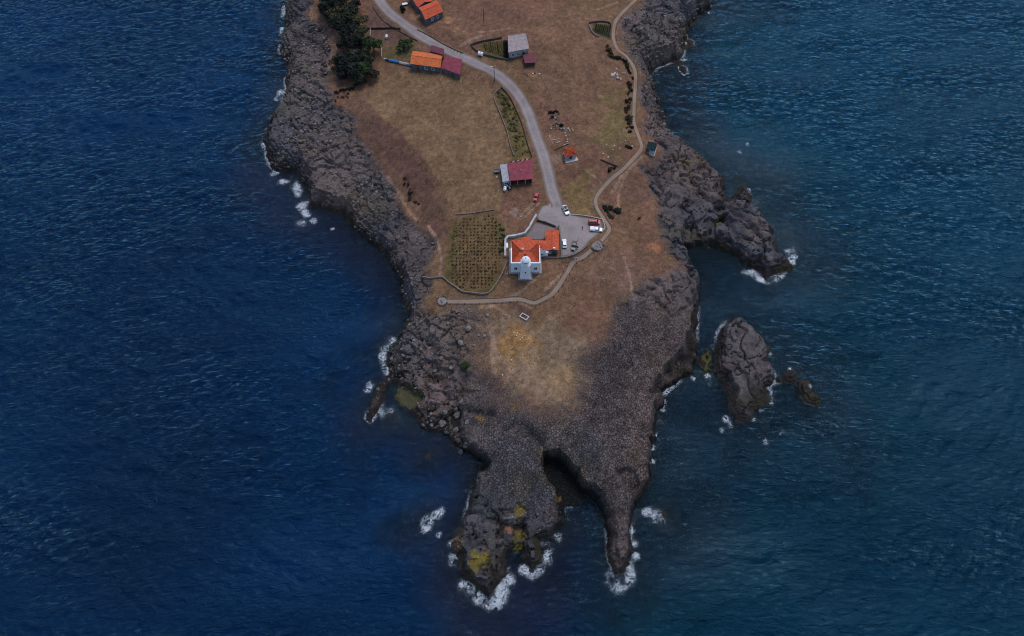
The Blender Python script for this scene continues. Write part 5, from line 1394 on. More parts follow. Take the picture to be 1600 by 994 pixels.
car('white SUV with dark glass roof at the mouth of the parking lot', 'car', (887.4, 337.5), (880.4, 322.5), 'car_white', 'suv', True)
car('red van in the north-east corner of the lot, beside the white pickup', 'van', (936.6, 349.5), (919.4, 349.0), 'car_red', 'van')
car('white pickup with covered bed just below the red van', 'pickup', (940, 360.5), (922.5, 359.0), 'car_white', 'pickup')
car('white hatchback parked along the east wall of the annex', 'car', (881.3, 374.5), (882.2, 389.5), 'car_white', 'hatch')
car('dark blue-black car with an open door right of the white hatchback', 'car', (894.8, 393.5), (898.2, 378), 'car_dark', 'sedan', False, True)

# ------------------------------------------------------------------ people
def person_mesh():
    V = [((0, 0, .95), .13), ((0, 0, 1.12), .14), ((0, 0, 1.32), .17), ((0, 0, 1.25), .10), ((0, 0, 1.53), .055), ((0, .01, 1.62), .09), ((0, .01, 1.70), .085)]
    Eg = [(i, i + 1) for i in range(6)]
    def chain(root, lst):
        p = root
        for q in lst:
            V.append(q); Eg.append((p, len(V) - 1)); p = len(V) - 1
    for s in (-1, 1):
        chain(2, [((s * .19, 0, 1.40), .065), ((s * .25, -.02, 1.14), .05), ((s * .25, .06, .90), .036), ((s * .25, .09, .82), .04)])
        chain(0, [((s * .10, .01, .86), .10), ((s * .11, .03 * s, .48), .066), ((s * .11, .02 * s - .02, .09), .045), ((s * .12, .10 + .02 * s, .05), .045)])
    me = bpy.data.meshes.new('person_rig'); me.from_pydata([v[0] for v in V], Eg, [])
    o = bpy.data.objects.new('person_rig', me); col.objects.link(o)
    o.modifiers.new('skin', 'SKIN'); 
    if not me.skin_vertices: return None
    for i, v in enumerate(V):
        me.skin_vertices[0].data[i].radius = (v[1], v[1]); me.skin_vertices[0].data[i].use_root = (i == 0)
    sb = o.modifiers.new('sub', 'SUBSURF'); sb.levels = 1; sb.render_levels = 1
    dg = bpy.context.evaluated_depsgraph_get()
    out = bpy.data.meshes.new_from_object(o.evaluated_get(dg))
    bpy.data.objects.remove(o)
    return out
def rig_ready():
    bm = bmesh.new(); bm.verts.layers.skin.verify(); bm.free()
def person(px, py, top, label, rz, base):
    c = G(px, py)
    me = base.copy(); me.name = 'person'; me.materials.clear()
    for k in ('skin', top, 'cloth_dark'): me.materials.append(MATS[k])
    for p in me.polygons:
        z = p.center.z; x = abs(p.center.x)
        p.material_index = 2 if (z < .98 and x < .22) else (1 if z < 1.5 and not (x > .2 and z < 1.1) else 0)
        p.use_smooth = True
    o = bpy.data.objects.new('person', me); col.objects.link(o); o.location = (c.x, c.y, gz(c.x, c.y) + .05); o.rotation_euler = (0, 0, rz)
    tag(o, label, 'person', 'visitors near the parked cars')
    h = MB(); h.lathe((0, 0, 0), [(.105, 1.62), (.112, 1.70), (.09, 1.77), (.03, 1.805)], 10); h.build('hair', 'hair', o, world=False, smooth=True)
    for s in (-1, 1):
        e_ = MB(); e_.box((s * .035, .095, 1.655), (.022, .012, .012)); e_.build('eye', 'hair', o, world=False)
def skin_layer(me):
    bm = bmesh.new(); bm.from_mesh(me); bm.verts.layers.skin.verify(); bm.to_mesh(me); bm.free()
_old_new = None
def build_people():
    V = None
    global person_mesh
    # a skin layer must exist before the modifier can use it
    src = person_mesh
    base = src()
    return base
try:
    base = build_people()
except Exception as ex:
    base = None
if base is None:
    def person_mesh2():
        m = MB()
        m.rings([[(r * k * math.cos(a), r * math.sin(a) * .75, z) for a in np.linspace(0, 2 * math.pi, 10, endpoint=False)] for r, k, z in ((.15, 1.1, .82), (.16, 1.1, 1.0), (.17, 1.2, 1.3), (.12, 1.5, 1.44), (.055, 1, 1.5), (.06, 1, 1.55), (.1, .9, 1.62), (.1, .9, 1.7), (.05, 1, 1.77))])
        for s in (-1, 1):
            m.rings([[(s * x + r * math.cos(a), y + r * math.sin(a), z) for a in np.linspace(0, 2 * math.pi, 8, endpoint=False)] for x, y, r, z in ((.12, .08, .05, 0), (.11, 0, .05, .1), (.11, 0.02, .07, .5), (.1, 0, .1, .9))])
            m.rings([[(s * x + r * math.cos(a), y + r * math.sin(a), z) for a in np.linspace(0, 2 * math.pi, 8, endpoint=False)] for x, y, r, z in ((.27, .06, .04, .8), (.26, .03, .045, 1.1), (.2, 0, .06, 1.42))])
        return m.mesh('person', 'skin')
    base = person_mesh2()
person(897.3, 405.5, 'cloth_white', 'person in white top and dark trousers, left of the pair below the lot wall', 2.6, base)
person(901.0, 405.2, 'cloth_white', 'person in white top and dark trousers, right of the pair below the lot wall', 2.9, base)
person(903.2, 375.5, 'cloth_white', 'person in a pale top standing behind the dark car', 1.2, base)
person(910, 358, 'cloth_dark', 'person in dark clothes standing alone in the middle of the lot', 0.4, base)

# ------------------------------------------------------------------ trees and shrubs
def crown_mesh(name, seed, n, mat, rx, rz_, lobes=7, leaf=.34, zc=0.0):
    rr = random.Random(seed); m = MB()
    L = []
    for i in range(lobes):
        a = rr.uniform(0, 6.28); q = rr.uniform(.2, .75)
        L.append((rx * q * math.cos(a), rx * q * math.sin(a), rz_ * rr.uniform(-.35, .6), rr.uniform(.32, .58)))
    L.append((0, 0, rz_ * .45, .55))
    for i in range(n):
        cx, cy, cz, cr = L[rr.randrange(len(L))]
        th_ = rr.uniform(0, 6.28); ph = math.acos(rr.uniform(-.55, 1)); q = cr * rr.uniform(.62, 1.08)
        nx, ny, nz = math.sin(ph) * math.cos(th_), math.sin(ph) * math.sin(th_), math.cos(ph)
        p = Vector((cx + nx * q * rx, cy + ny * q * rx, zc + cz + nz * q * rz_))
        nr = (Vector((nx, ny, nz)) + Vector((rr.uniform(-.7, .7), rr.uniform(-.7, .7), rr.uniform(-.5, .7)))).normalized()
        t1 = nr.orthogonal().normalized(); t1.rotate(Matrix.Rotation(rr.uniform(0, 6.28), 3, nr)); t2 = nr.cross(t1)
        s = leaf * rr.uniform(.6, 1.4)
        m.add([tuple(p + t1 * s), tuple(p + t2 * s * .55), tuple(p - t1 * s), tuple(p - t2 * s * .55)], [(0, 1, 2, 3)])
    return m.mesh(name, mat)
def trunk_mesh(name, seed, h, r):
    rr = random.Random(seed); m = MB()
    p = Vector((0, 0, -.5)); pts_ = [p]
    for k in range(4): p = p + Vector((rr.uniform(-.15, .15), rr.uniform(-.15, .15), (h + .5) / 4)); pts_.append(p)
    for k in range(4): m.tube(pts_[k], pts_[k + 1], r * (1 - k * .2), r * (.8 - k * .2), 7)
    for k in range(5):
        a = rr.uniform(0, 6.28); s = pts_[2].lerp(pts_[4], rr.random()); e_ = s + Vector((math.cos(a) * h * .4, math.sin(a) * h * .4, h * .25))
        m.tube(s, e_, r * .4, r * .12, 5)
    return m.mesh(name, 'bark')
CROWNS = {mt: [crown_mesh('crown', 10 + i, 900, mt, 3.2, 2.6, 8, .42) for i in range(3)] for mt in ('leaf_dark', 'leaf_mid', 'leaf_olive', 'leaf_green', 'leaf_brown')}
TRUNKS = [trunk_mesh('trunk', 50 + i, 4.0, .24) for i in range(3)]
def tree(px, py, s, mat, label, hz=1.0):
    # the pixel marks the middle of the crown, 3.6 m up
    z = G(px, py + 8)[2]
    x, y = unproj(px, py, z + 3.6 * s * hz)
    z = gz(x, y)
    rr = random.Random(int(px * 7 + py))
    t = thing('tree', label, 'tree', (x, y, z), rr.uniform(0, 6.28), 'trees of the shore grove')
    for nm, me, zz in (('trunk', TRUNKS[rr.randrange(3)], 0), ('crown', CROWNS[mat][rr.randrange(3)], 3.6)):
        o = bpy.data.objects.new(nm, me); col.objects.link(o); o.parent = t; o.location = (0, 0, zz * s * hz); o.scale = (s, s, s * hz)
TREES = [(508, 12, 1.0, 'leaf_dark', 'dark tree at the outer north-west corner of the grove, nearest the shore track'), (521, 3, 1.1, 'leaf_dark', 'dark tree at the top edge of the photo, second from the shore'),
 (535, 2, 1.1, 'leaf_mid', 'tree at the top edge of the photo in the middle of the grove'), (552, 11, .9, 'leaf_dark', 'blue-black tree at the north-east corner of the grove by the pale pole'),
 (516, 24, .9, 'leaf_dark', 'dark tree on the seaward edge below the corner tree of the grove'), (530, 21, 1.1, 'leaf_olive', 'olive-tinted tree in the upper middle of the grove'), (544, 30, 1.15, 'leaf_mid', 'broad tree in the heart of the grove'),
 (561, 33, 1.0, 'leaf_olive', 'olive tree on the landward edge of the grove beside the red bank'), (532, 43, 1.1, 'leaf_dark', 'dark tree on the seaward edge halfway down the grove'), (550, 48, 1.1, 'leaf_dark', 'dark tree in the middle of the grove below the broad one'),
 (566, 51, .95, 'leaf_olive', 'brownish olive tree next to the road fence end'), (582, 70, 1.05, 'leaf_green', 'rounded green tree alone on the east side of the grove by the white sacks'), (552, 66, 1.0, 'leaf_dark', 'dark tree just above the gap in the grove'),
 (538, 66, .8, 'leaf_mid', 'small tree on the seaward side just above the gap in the grove'), (535, 94, 1.05, 'leaf_dark', 'dark tree at the north-west of the lower clump'), (553, 90, 1.1, 'leaf_mid', 'tree at the top of the lower clump just under the gap'),
 (571, 92, 1.0, 'leaf_mid', 'tree on the east side of the lower clump near the blue tarp'), (533, 110, .95, 'leaf_dark', 'dark tree at the south-west corner of the lower clump'), (550, 111, 1.15, 'leaf_dark', 'broad black-green tree at the south of the lower clump'),
 (567, 106, .95, 'leaf_green', 'yellow-green tree standing out in the lower clump'), (580, 113, .8, 'leaf_mid', 'small tree at the south-east tip of the lower clump')]
TREES += [(512, 0, 1.0, 'leaf_mid', 'tree cut by the top edge of the photo nearest the shore track'), (545, 18, 1.0, 'leaf_mid', 'tree between the blue-black corner tree and the broad heart tree of the grove'), (522, 34, .9, 'leaf_mid', 'smaller tree on the seaward edge above the halfway tree'),
 (543, 58, 1.0, 'leaf_dark', 'dark tree filling the middle of the grove above the gap'), (562, 62, .9, 'leaf_mid', 'tree between the lone green tree and the middle of the grove'), (526, 98, .85, 'leaf_brown', 'small brown-black tree at the west tip of the lower clump'),
 (543, 102, 1.1, 'leaf_dark', 'black tree in the centre of the lower clump'), (562, 98, 1.0, 'leaf_dark', 'dark tree just north of the yellow-green one'), (557, 118, .9, 'leaf_mid', 'tree at the southern tip of the lower clump')]
for px, py, s, mt, lb in TREES: tree(px, py, s * 1.38, mt, lb, 0.8)

SHRUB = {mt: [crown_mesh('shrub', 70 + i, 220, mt, 1.0, .8, 5, .2, .35) for i in range(3)] for mt in ('leaf_dark', 'leaf_mid', 'leaf_olive', 'leaf_green', 'leaf_vine', 'leaf_weed', 'leaf_brown')}
def shrub(x, y, s, mat, label, group, name='shrub', cat='shrub', flat=1.0):
    rr = random.Random(int(x * 131 + y * 17))
    o = bpy.data.objects.new(name, SHRUB[mat][rr.randrange(3)]); col.objects.link(o)
    o.location = (x, y, gz(x, y) - .05); o.rotation_euler = (0, 0, rr.uniform(0, 6.28)); o.scale = (s * rr.uniform(.85, 1.15), s * rr.uniform(.85, 1.15), s * flat)
    return tag(o, label, cat, group)
rs = random.Random(3)
p = G(634, 75); shrub(p.x, p.y, 4.0, 'leaf_green', 'large round green bush in the farmhouse garden', None, 'bush', 'bush', .8)
p = G(629, 17); shrub(p.x, p.y, 1.9, 'leaf_dark', 'round dark bush by the road west of the top house', None, 'bush', 'bush')
p = G(727, 571); shrub(p.x, p.y, 2.0, 'leaf_green', 'lone bright green bush among the grey western rocks', None, 'bush', 'bush', .5)
# scrub along the coast path
def scrub_line(px, n, smin, smax, mats, label, group, jit=1.0):
    C = resample([tuple(G(*q)[:2]) for q in px], 0.5)
    for i in range(n):
        c = C[int((i + .5) / n * (len(C) - 1))]
        shrub(c[0] + rs.uniform(-jit, jit), c[1] + rs.uniform(-jit, jit), rs.uniform(smin, smax), rs.choice(mats), label, group)
scrub_line([(949, 73), (953, 82), (957, 90)], 7, .9, 1.4, ['leaf_dark', 'leaf_brown'], 'dark scrub bush in the curved clump west of the path bend', 'scrub at the path bend', .5)
scrub_line([(957, 91), (964, 92), (971, 92)], 5, .8, 1.2, ['leaf_dark', 'leaf_mid'], 'dark scrub bush in the short row touching the path bend', 'scrub row by the path bend', .4)
scrub_line([(973, 95), (979, 103), (984, 111), (985, 120)], 9, .7, 1.2, ['leaf_dark', 'leaf_mid'], 'dark scrub bush west of the path beside the white heap', 'scrub beside the white heap', .6)
scrub_line([(985, 122), (983, 140), (981, 158), (980, 175), (982, 190), (984, 208)], 34, .6, 1.3, ['leaf_dark', 'leaf_mid', 'leaf_brown', 'leaf_olive'], 'dark scrub bush in the long strip along the coast path', 'scrub strip along the coast path', 1.2)
scrub_line([(980, 228), (983, 234)], 4, .6, 1.0, ['leaf_dark', 'leaf_brown'], 'dark scrub bush in the clump west of the lookout shelter', 'scrub west of the shelter', .8)
scrub_line([(951, 268), (956, 264), (960, 261)], 4, .8, 1.2, ['leaf_brown', 'leaf_dark'], 'dark scrub bush in the hollow north-west of the path', 'scrub in the hollow', .5)
for (x_, y_, w_, h_, n_, lab) in ((945, 326, 5, 6, 9, 'dark bush in the western thicket by the path bend'), (960, 328, 8, 6, 12, 'dark bush in the eastern thicket by the path bend'), (953, 338, 4, 3, 5, 'olive bush in the small thicket nearest the car park')):
    for i in range(n_):
        u = rs.uniform(-1, 1)
        c = G(x_ + u * w_, y_ + u * h_ * .7 + rs.uniform(-2.5, 2.5)); shrub(c.x, c.y, rs.uniform(.8, 1.3), rs.choice(['leaf_dark', 'leaf_mid']) if n_ > 6 else 'leaf_olive', lab, lab.split(' in ')[1], 'bush', 'bush', .7)
p = G(999, 342); shrub(p.x, p.y, .8, 'leaf_brown', 'single low brown bush on bare earth east of the car park', None)
scrub_line([(526, 146), (534, 143), (545, 141), (556, 134), (571, 127)], 16, .5, 1.0, ['leaf_brown', 'leaf_dark'], 'low brown scrub in the line below the grove', 'scrub line below the grove', .7)
scrub_line([(527, 155), (540, 152), (548, 148)], 7, .4, .8, ['leaf_brown'], 'low brown scrub in the short second line below the grove', 'second scrub line below the grove', 1.0)
scrub_line([(632, 280), (640, 300), (652, 325)], 9, .6, 1.2, ['leaf_dark', 'leaf_brown'], 'dark scrub in the gully on the western slope', 'scrub in the western gully', 1.6)

# vines in the plot
VP = pts([(715, 337), (773, 332), (784, 345), (787, 385), (785, 403), (775, 438), (761, 453), (736, 452), (716, 446), (700, 431), (702, 395), (706, 360)], 13.4)
py_ = 337.0; nv = 0; row_n = 0
def nth(k): return ['first', 'second', 'third', 'fourth', 'fifth', 'sixth', 'seventh', 'eighth', 'ninth', 'tenth'][k - 1] if k <= 10 else '%d%s' % (k, {1: 'st', 2: 'nd', 3: 'rd'}.get(k % 10 if k > 20 else 0, 'th'))
while py_ < 452:
    px_ = 702.0 + rs.uniform(-.4, .4); row_n += 1; col_n = 0
    while px_ < 788:
        c = G(px_ + rs.uniform(-.9, .9), py_ + rs.uniform(-.8, .8))
        if poly_sd(np.array([c.x]), np.array([c.y]), VP)[0] > .6 and rs.random() > .08:
            shrub(c.x, c.y, rs.uniform(.3, .6), rs.choice(['leaf_vine', 'leaf_vine', 'leaf_brown', 'leaf_weed' if False else 'leaf_olive']), 'small dark vine, %s row from the north in the walled plot, %s from the west' % (nth(row_n), nth(col_n + 1)), 'vines in the walled plot', 'vine', 'vine', .8); nv += 1; col_n += 1
        px_ += 5.6
    py_ += 5.1
# weedy strip garden by the road
for i in range(90):
    v = rs.random(); yy = 145 + v * 96; xc = 786 + v * 32; c = G(xc + rs.uniform(-10, 9), yy)
    shrub(c.x, c.y, rs.uniform(.45, 1.0), rs.choice(['leaf_weed', 'leaf_weed', 'leaf_olive', 'leaf_mid', 'leaf_vine']), 'olive weed clump in the walled strip garden along the road', 'weeds in the strip garden', 'weed_clump', 'weed', .6)
for i in range(26):
    c = G(rs.uniform(781, 789), rs.uniform(350, 398)) if i < 14 else G(rs.uniform(702, 714), rs.uniform(345, 420))
    shrub(c.x, c.y, rs.uniform(.5, .9), 'leaf_green' if i < 14 else 'leaf_weed', 'green weeds along the house side of the vine plot' if i < 14 else 'olive weeds along the west edge of the vine plot', 'weeds east of the vines' if i < 14 else 'weeds west of the vines', 'weed_clump', 'weed', .7)
# planted rows
def crop_row(a, b, mat, label, group):
    a = G(*a); b = G(*b); m = MB(); rr = random.Random(int(a.x * 10))
    L = (b - a).length
    for i in range(int(L * 26)):
        u = rr.random(); c = a.lerp(b, u); z = gz(c.x, c.y)
        p = Vector((c.x + rr.gauss(0, .14), c.y + rr.gauss(0, .14), z + rr.uniform(.1, .55)))
        nr = Vector((rr.uniform(-1, 1), rr.uniform(-1, 1), rr.uniform(.2, 1))).normalized(); t1 = nr.orthogonal().normalized(); t2 = nr.cross(t1); s = rr.uniform(.12, .26)
        m.add([tuple(p + t1 * s), tuple(p + t2 * s * .6), tuple(p - t1 * s), tuple(p - t2 * s * .6)], [(0, 1, 2, 3)])
    tag(m.build('crop_row', mat, None), label, 'crop row', group)
for k in range(9):
    x = 757 + k * 3.4
    crop_row((x - 1, 69 - k * .55), (x + 2.4, 80 + k * 1.1), 'leaf_weed' if k % 3 else 'leaf_olive', 'yellow-green crop row in the wedge garden west of the grey house', 'crop rows in the wedge garden')
for k in range(5):
    crop_row((787 + k * 1.5, 64), (788 + k * 1.5, 92), 'leaf_dark', 'dark leafy row against the west wall of the grey house', 'dark rows by the grey house')
for k in range(8):
    x = 931 + k * 3.0
    crop_row((x + 1.5, 38 + k * .3), (x - 1.5, 49 + k * 1.1), 'leaf_green' if k % 2 else 'leaf_mid', 'dark green crop row in the small garden by the coast path', 'crop rows by the coast path')

# ------------------------------------------------------------------ boulders and rubble
for i, (px, py, r) in enumerate([(692, 662, 1.6), (705, 668, 1.3), (698, 676, 1.1), (713, 672, 1.2), (716, 690, 1.4), (682, 668, .9), (722, 628, 1.3), (705, 632, 1.2), (715, 650, 1.5), (730, 660, 1.2), (676, 655, 1.0), (695, 645, 1.2), (702, 655, .9), (712, 640, 1.0), (727, 697, 1.2), (720, 707, 1.0)]):
    c = G(px, py); stone(c.x, c.y, r, random.choice(['rock', 'rock_dark', 'rock']), 'large grey boulder in the jumble above the western cove', 'boulders of the western cove')
for i, (px, py, r) in enumerate([(732, 514, 1.3), (762, 493, .8), (720, 536, 1.1), (748, 524, .7), (757, 525, .7), (690, 498, .7), (668, 525, .7), (700, 505, .8), (714, 520, .6), (640, 508, .7), (655, 535, .9), (672, 545, .8), (690, 560, 1.0), (705, 575, .9), (740, 540, .7), (680, 580, .9)]):
    c = G(px, py); stone(c.x, c.y, r, random.choice(['rock_pale', 'rock', 'rock_pale']), 'pale boulder on the rocky ground below the western lookout', 'boulders below the western lookout')
for i in range(60):
    px, py = rs.uniform(455, 520), rs.uniform(60, 240)
    c = G(px + (py - 60) * .05, py); stone(c.x, c.y, rs.uniform(.35, .8), rs.choice(['rock_pale', 'rock', 'rock_pale']), 'boulder on the stony slope of the north-west shore', 'boulders of the north-west slope')
for i in range(26):
    c = G(rs.uniform(976, 1040), rs.uniform(35, 90)); stone(c.x, c.y, rs.uniform(.3, .7), rs.choice(['rock_pale', 'rock']), 'boulder on the grey rock dome east of the coast path', 'boulders of the north-east dome')
for i in range(34):
    u = rs.random(); c = G(862 + rs.gauss(2, 4.5) + u * 8, 176 + u * 24 + rs.gauss(0, 3)); stone(c.x, c.y, rs.uniform(.3, .65), rs.choice(['rock', 'pale_stone', 'rock_dark', 'dark_stone']), 'grey stone in the rubble heap north of the orange hut', 'stones of the rubble heap', name='rubble_stone', cat='stone')
for (x, y, s_, mt) in ((861, 177, 1.2, 'leaf_dark'), (868, 176, 1.3, 'leaf_dark'), (877, 197, 1.2, 'leaf_dark'), (863, 184, .8, 'leaf_mid')):
    c = G(x, y); shrub(c.x, c.y, s_, mt, 'dark bramble bush growing on the rubble heap', 'brambles on the rubble heap', 'bush', 'bush')
for i, (px, py, r) in enumerate([(885, 204, .4), (887, 201, .45), (881, 201, .4), (884, 212, .45), (887, 218, .4), (886, 222, .45), (883, 208, .35), (861, 201, .4), (880, 240, .4)]):
    c = G(px, py); stone(c.x, c.y, r, 'white_rock', 'white stone in the line north of the orange hut', 'white stones by the hut', name='white_stone', cat='stone')
def log(px0, px1, r, mat, label, group, name='log', cat='log', up=.1):
    a = G(*px0); b = G(*px1); m = MB(); m.tube((a.x, a.y, a.z + r + up * 0), (b.x, b.y, b.z + r), r, r * .85, 8)
    tag(m.build(name, mat, None), label, cat, group)
for (a, b) in (((858, 212), (860, 217)), ((861, 218.5), (868, 219.5)), ((868, 219), (875, 216.5)), ((870, 224), (875, 221)), ((895, 202), (895.3, 206)), ((888, 200), (891, 206))):
    log(a, b, .16, 'pale_wood', 'pale timber lying on the ground by the orange hut', 'pale timbers by the hut')
log((867, 235), (888, 225), .22, 'dark_wood', 'long dark beam lying on the ground north-west of the orange hut', None)
log((880, 228), (889, 224), .2, 'pale_wood', 'pale beam lying next to the long dark beam by the hut', None)
log((938, 250), (965, 261), .3, 'dark_wood', 'fallen dark trunk in the scrub hollow west of the path', None)
# white heap in the eastern field
for i, (px, py, r) in enumerate([(957, 118, 1.0), (961, 115, .6), (964, 118, .8), (965, 122.5, .9), (969.5, 123, .5), (963, 107.5, .45), (970, 125, .4), (964.5, 115, .4)]):
    c = G(px, py); stone(c.x, c.y, r, 'white_rock', 'white stone in the pale heap in the eastern field', 'white heap in the eastern field', name='white_stone', cat='stone')
log((972, 114.5), (978, 113.5), .12, 'pale_wood', 'thin pale pole lying beside the white heap in the field', None)
for (px, py) in ((960, 228), (958, 234), (950, 246), (942, 240), (978, 204), (977, 220), (988, 229), (968, 232), (948, 226)):
    c = G(px, py); stone(c.x, c.y, .4, 'white_rock', 'small white stone in the grass west of the shelter', 'white stones west of the shelter', name='white_stone', cat='stone')
for (px, py) in ((808, 521), (812, 523), (816, 528), (807, 525), (820, 525), (813, 531), (799, 563), (817, 559), (785, 586), (803, 520), (826, 529)):
    c = G(px, py); stone(c.x, c.y, .33, 'white_rock', 'small white stone on the ochre patch south of the path', 'white stones on the ochre patch', name='white_stone', cat='stone')
for (px, py) in ((779, 298.5), (776, 277), (814, 339), (819, 338), (831, 328), (894, 322), (786, 441), (793, 428)):
    c = G(px, py); stone(c.x, c.y, .36, 'white_rock', 'stray white stone in the grass near the sheds', 'stray white stones', name='white_stone', cat='stone')

def rubble():
    """loose stones of the shore and slopes, too many to count"""
    m = (ROCK > .55) & (HGT > .5)
    dens = (0.25 + sstep(-.1, .6, fbm(GXX, GYY, 9, 3, 301))) * m
    west = 1 - sstep(-45, -8, GXX) * 0.97
    north_e = sstep(40, 60, GXX) * sstep(200, 230, GYY)
    dens = dens * (np.minimum(line_d(GXX, GYY, PEW), line_d(GXX, GYY, PSW)) > 2.0)
    dens = dens * np.maximum(west, north_e * .8)
    pr = (dens / dens.sum()).reshape(-1)
    rng = np.random.default_rng(4)
    n = 9000
    k = rng.choice(len(pr), n, p=pr)
    edge_n = 4000
    pe = ((ROCK > .03) & (ROCK < .6) & (HGT > 1) & (np.minimum(line_d(GXX, GYY, PEW), line_d(GXX, GYY, PSW)) > 2.0)).reshape(-1).astype(float); pe /= pe.sum()
    k = np.concatenate([k, rng.choice(len(pe), edge_n, p=pe)]); n = n + edge_n
    x = GXX.reshape(-1)[k] + rng.uniform(-.25, .25, n); y = GYY.reshape(-1)[k] + rng.uniform(-.25, .25, n); z = HGT.reshape(-1)[k]
    bm = bmesh.new(); bmesh.ops.create_icosphere(bm, subdivisions=1, radius=1.0)
    V0 = np.array([v.co[:] for v in bm.verts]); F0 = np.array([[v.index for v in f.verts] for f in bm.faces]); bm.free()
    s = np.clip(rng.lognormal(-1.4, .5, n), .12, .9)
    s[-edge_n:] = rng.uniform(.08, .26, edge_n)
    jit = rng.uniform(.65, 1.2, (n, len(V0), 1))
    V = V0[None] * jit * (s[:, None, None] * np.stack([rng.uniform(.8, 1.3, n), rng.uniform(.8, 1.3, n), rng.uniform(.5, .9, n)], -1)[:, None, :])
    a = rng.uniform(0, 6.28, n); ca, sa = np.cos(a)[:, None], np.sin(a)[:, None]
    V = np.stack([V[..., 0] * ca - V[..., 1] * sa + x[:, None], V[..., 0] * sa + V[..., 1] * ca + y[:, None], V[..., 2] + (z + s * .15)[:, None]], -1)
    F = (F0[None] + (np.arange(n) * len(V0))[:, None, None]).reshape(-1, 3)
    me = bpy.data.meshes.new('rubble'); v = V.reshape(-1, 3)
    me.vertices.add(len(v)); me.vertices.foreach_set('co', v.astype(np.float32).reshape(-1))
    me.loops.add(len(F) * 3); me.loops.foreach_set('vertex_index', F.astype(np.int32).reshape(-1))
    me.polygons.add(len(F)); me.polygons.foreach_set('loop_start', np.arange(0, len(F) * 3, 3, dtype=np.int32))
    me.update(calc_edges=True); me.materials.append(leaf_mat('rubble', (0.118, 0.10, 0.095), .6))
    o = bpy.data.objects.new('shore_rubble', me); col.objects.link(o)
    tag(o, 'loose grey stones strewn over the rocky slopes of the headland', 'stones', None, 'stuff')
rubble()

def turf():
    """tufts of dry grass on the open ground"""
    ok = (ROCK < .35) & (HGT > 3) & (GYY < 335)
    ok &= (np.minimum(np.minimum(line_d(GXX, GYY, ROADW) - 3.4, line_d(GXX, GYY, PEW) - 1.4), line_d(GXX, GYY, PSW) - 1.4) > 0) & (poly_sd(GXX, GYY, LOTW) < 0) & (poly_sd(GXX, GYY, LHPAD) < 0)
    dens = ok * np.clip(.3 + fbm(GXX, GYY, 7, 4, 311), .02, 1.5)
    pr = (dens / dens.sum()).reshape(-1)
    rng = np.random.default_rng(9); n = 16000
    k = rng.choice(len(pr), n, p=pr)
    x = GXX.reshape(-1)[k] + rng.uniform(-.25, .25, n); y = GYY.reshape(-1)[k] + rng.uniform(-.25, .25, n); z = HGT.reshape(-1)[k] - .03
    s = rng.uniform(.12, .34, n); a = rng.uniform(0, 6.28, n)
    # a low four-sided tuft: square base, off-centre tip
    bx = np.stack([np.cos(a + i * np.pi / 2) for i in range(4)], 1) * s[:, None]; by = np.stack([np.sin(a + i * np.pi / 2) for i in range(4)], 1) * s[:, None]
    V = np.zeros((n, 5, 3)); V[:, :4, 0] = x[:, None] + bx; V[:, :4, 1] = y[:, None] + by; V[:, :4, 2] = z[:, None]
    V[:, 4, 0] = x + rng.uniform(-.1, .1, n); V[:, 4, 1] = y + rng.uniform(-.1, .1, n); V[:, 4, 2] = z + s * rng.uniform(.5, 1.1, n)
    F0 = np.array([[0, 1, 4], [1, 2, 4], [2, 3, 4], [3, 0, 4]])
    F = (F0[None] + (np.arange(n) * 5)[:, None, None]).reshape(-1, 3); v = V.reshape(-1, 3)
    me = bpy.data.meshes.new('turf')
    me.vertices.add(len(v)); me.vertices.foreach_set('co', v.astype(np.float32).reshape(-1))
    me.loops.add(len(F) * 3); me.loops.foreach_set('vertex_index', F.astype(np.int32).reshape(-1))
    me.polygons.add(len(F)); me.polygons.foreach_set('loop_start', np.arange(0, len(F) * 3, 3, dtype=np.int32))
    me.update(calc_edges=True); me.materials.append(leaf_mat('dry_turf', (0.125, 0.082, 0.050), .5))
    o = bpy.data.objects.new('dry_grass', me); col.objects.link(o)
    tag(o, 'tufts of dry brown grass over the fields of the headland', 'grass', None, 'stuff')
turf()

# ------------------------------------------------------------------ poles and odds and ends
def pole(px, py, h, label, arm=True):
    c = G(px, py); t = thing('utility_pole', label, 'pole', (c.x, c.y, c.z))
    m = MB(); m.tube((c.x, c.y, c.z - .5), (c.x, c.y, c.z + h), .17, .12, 8); m.build('shaft', 'dark_wood', t)
    m = MB(); m.box((c.x, c.y, c.z + h - .4), (1.3, .12, .12)); m.build('crossarm', 'wood', t)
    if arm:
        m = MB(); m.tube((c.x, c.y, c.z + h - .2), (c.x - 1.1, c.y, c.z + h + .1), .04); m.box((c.x - 1.2, c.y, c.z + h + .1), (.6, .25, .12)); m.build('lamp', 'white_plastic', t)
pole(772.5, 127, 8.0, 'tall dark utility pole with a lamp at the road bend by the strip garden')
pole(756, 34, 6.5, 'thin utility pole standing in the field above the wedge garden', False)
pole(845, 167, 3.0, 'short pole on the verge east of the road', False)
pole(557, 24, 6.0, 'pale pole at the north-east edge of the grove', False)

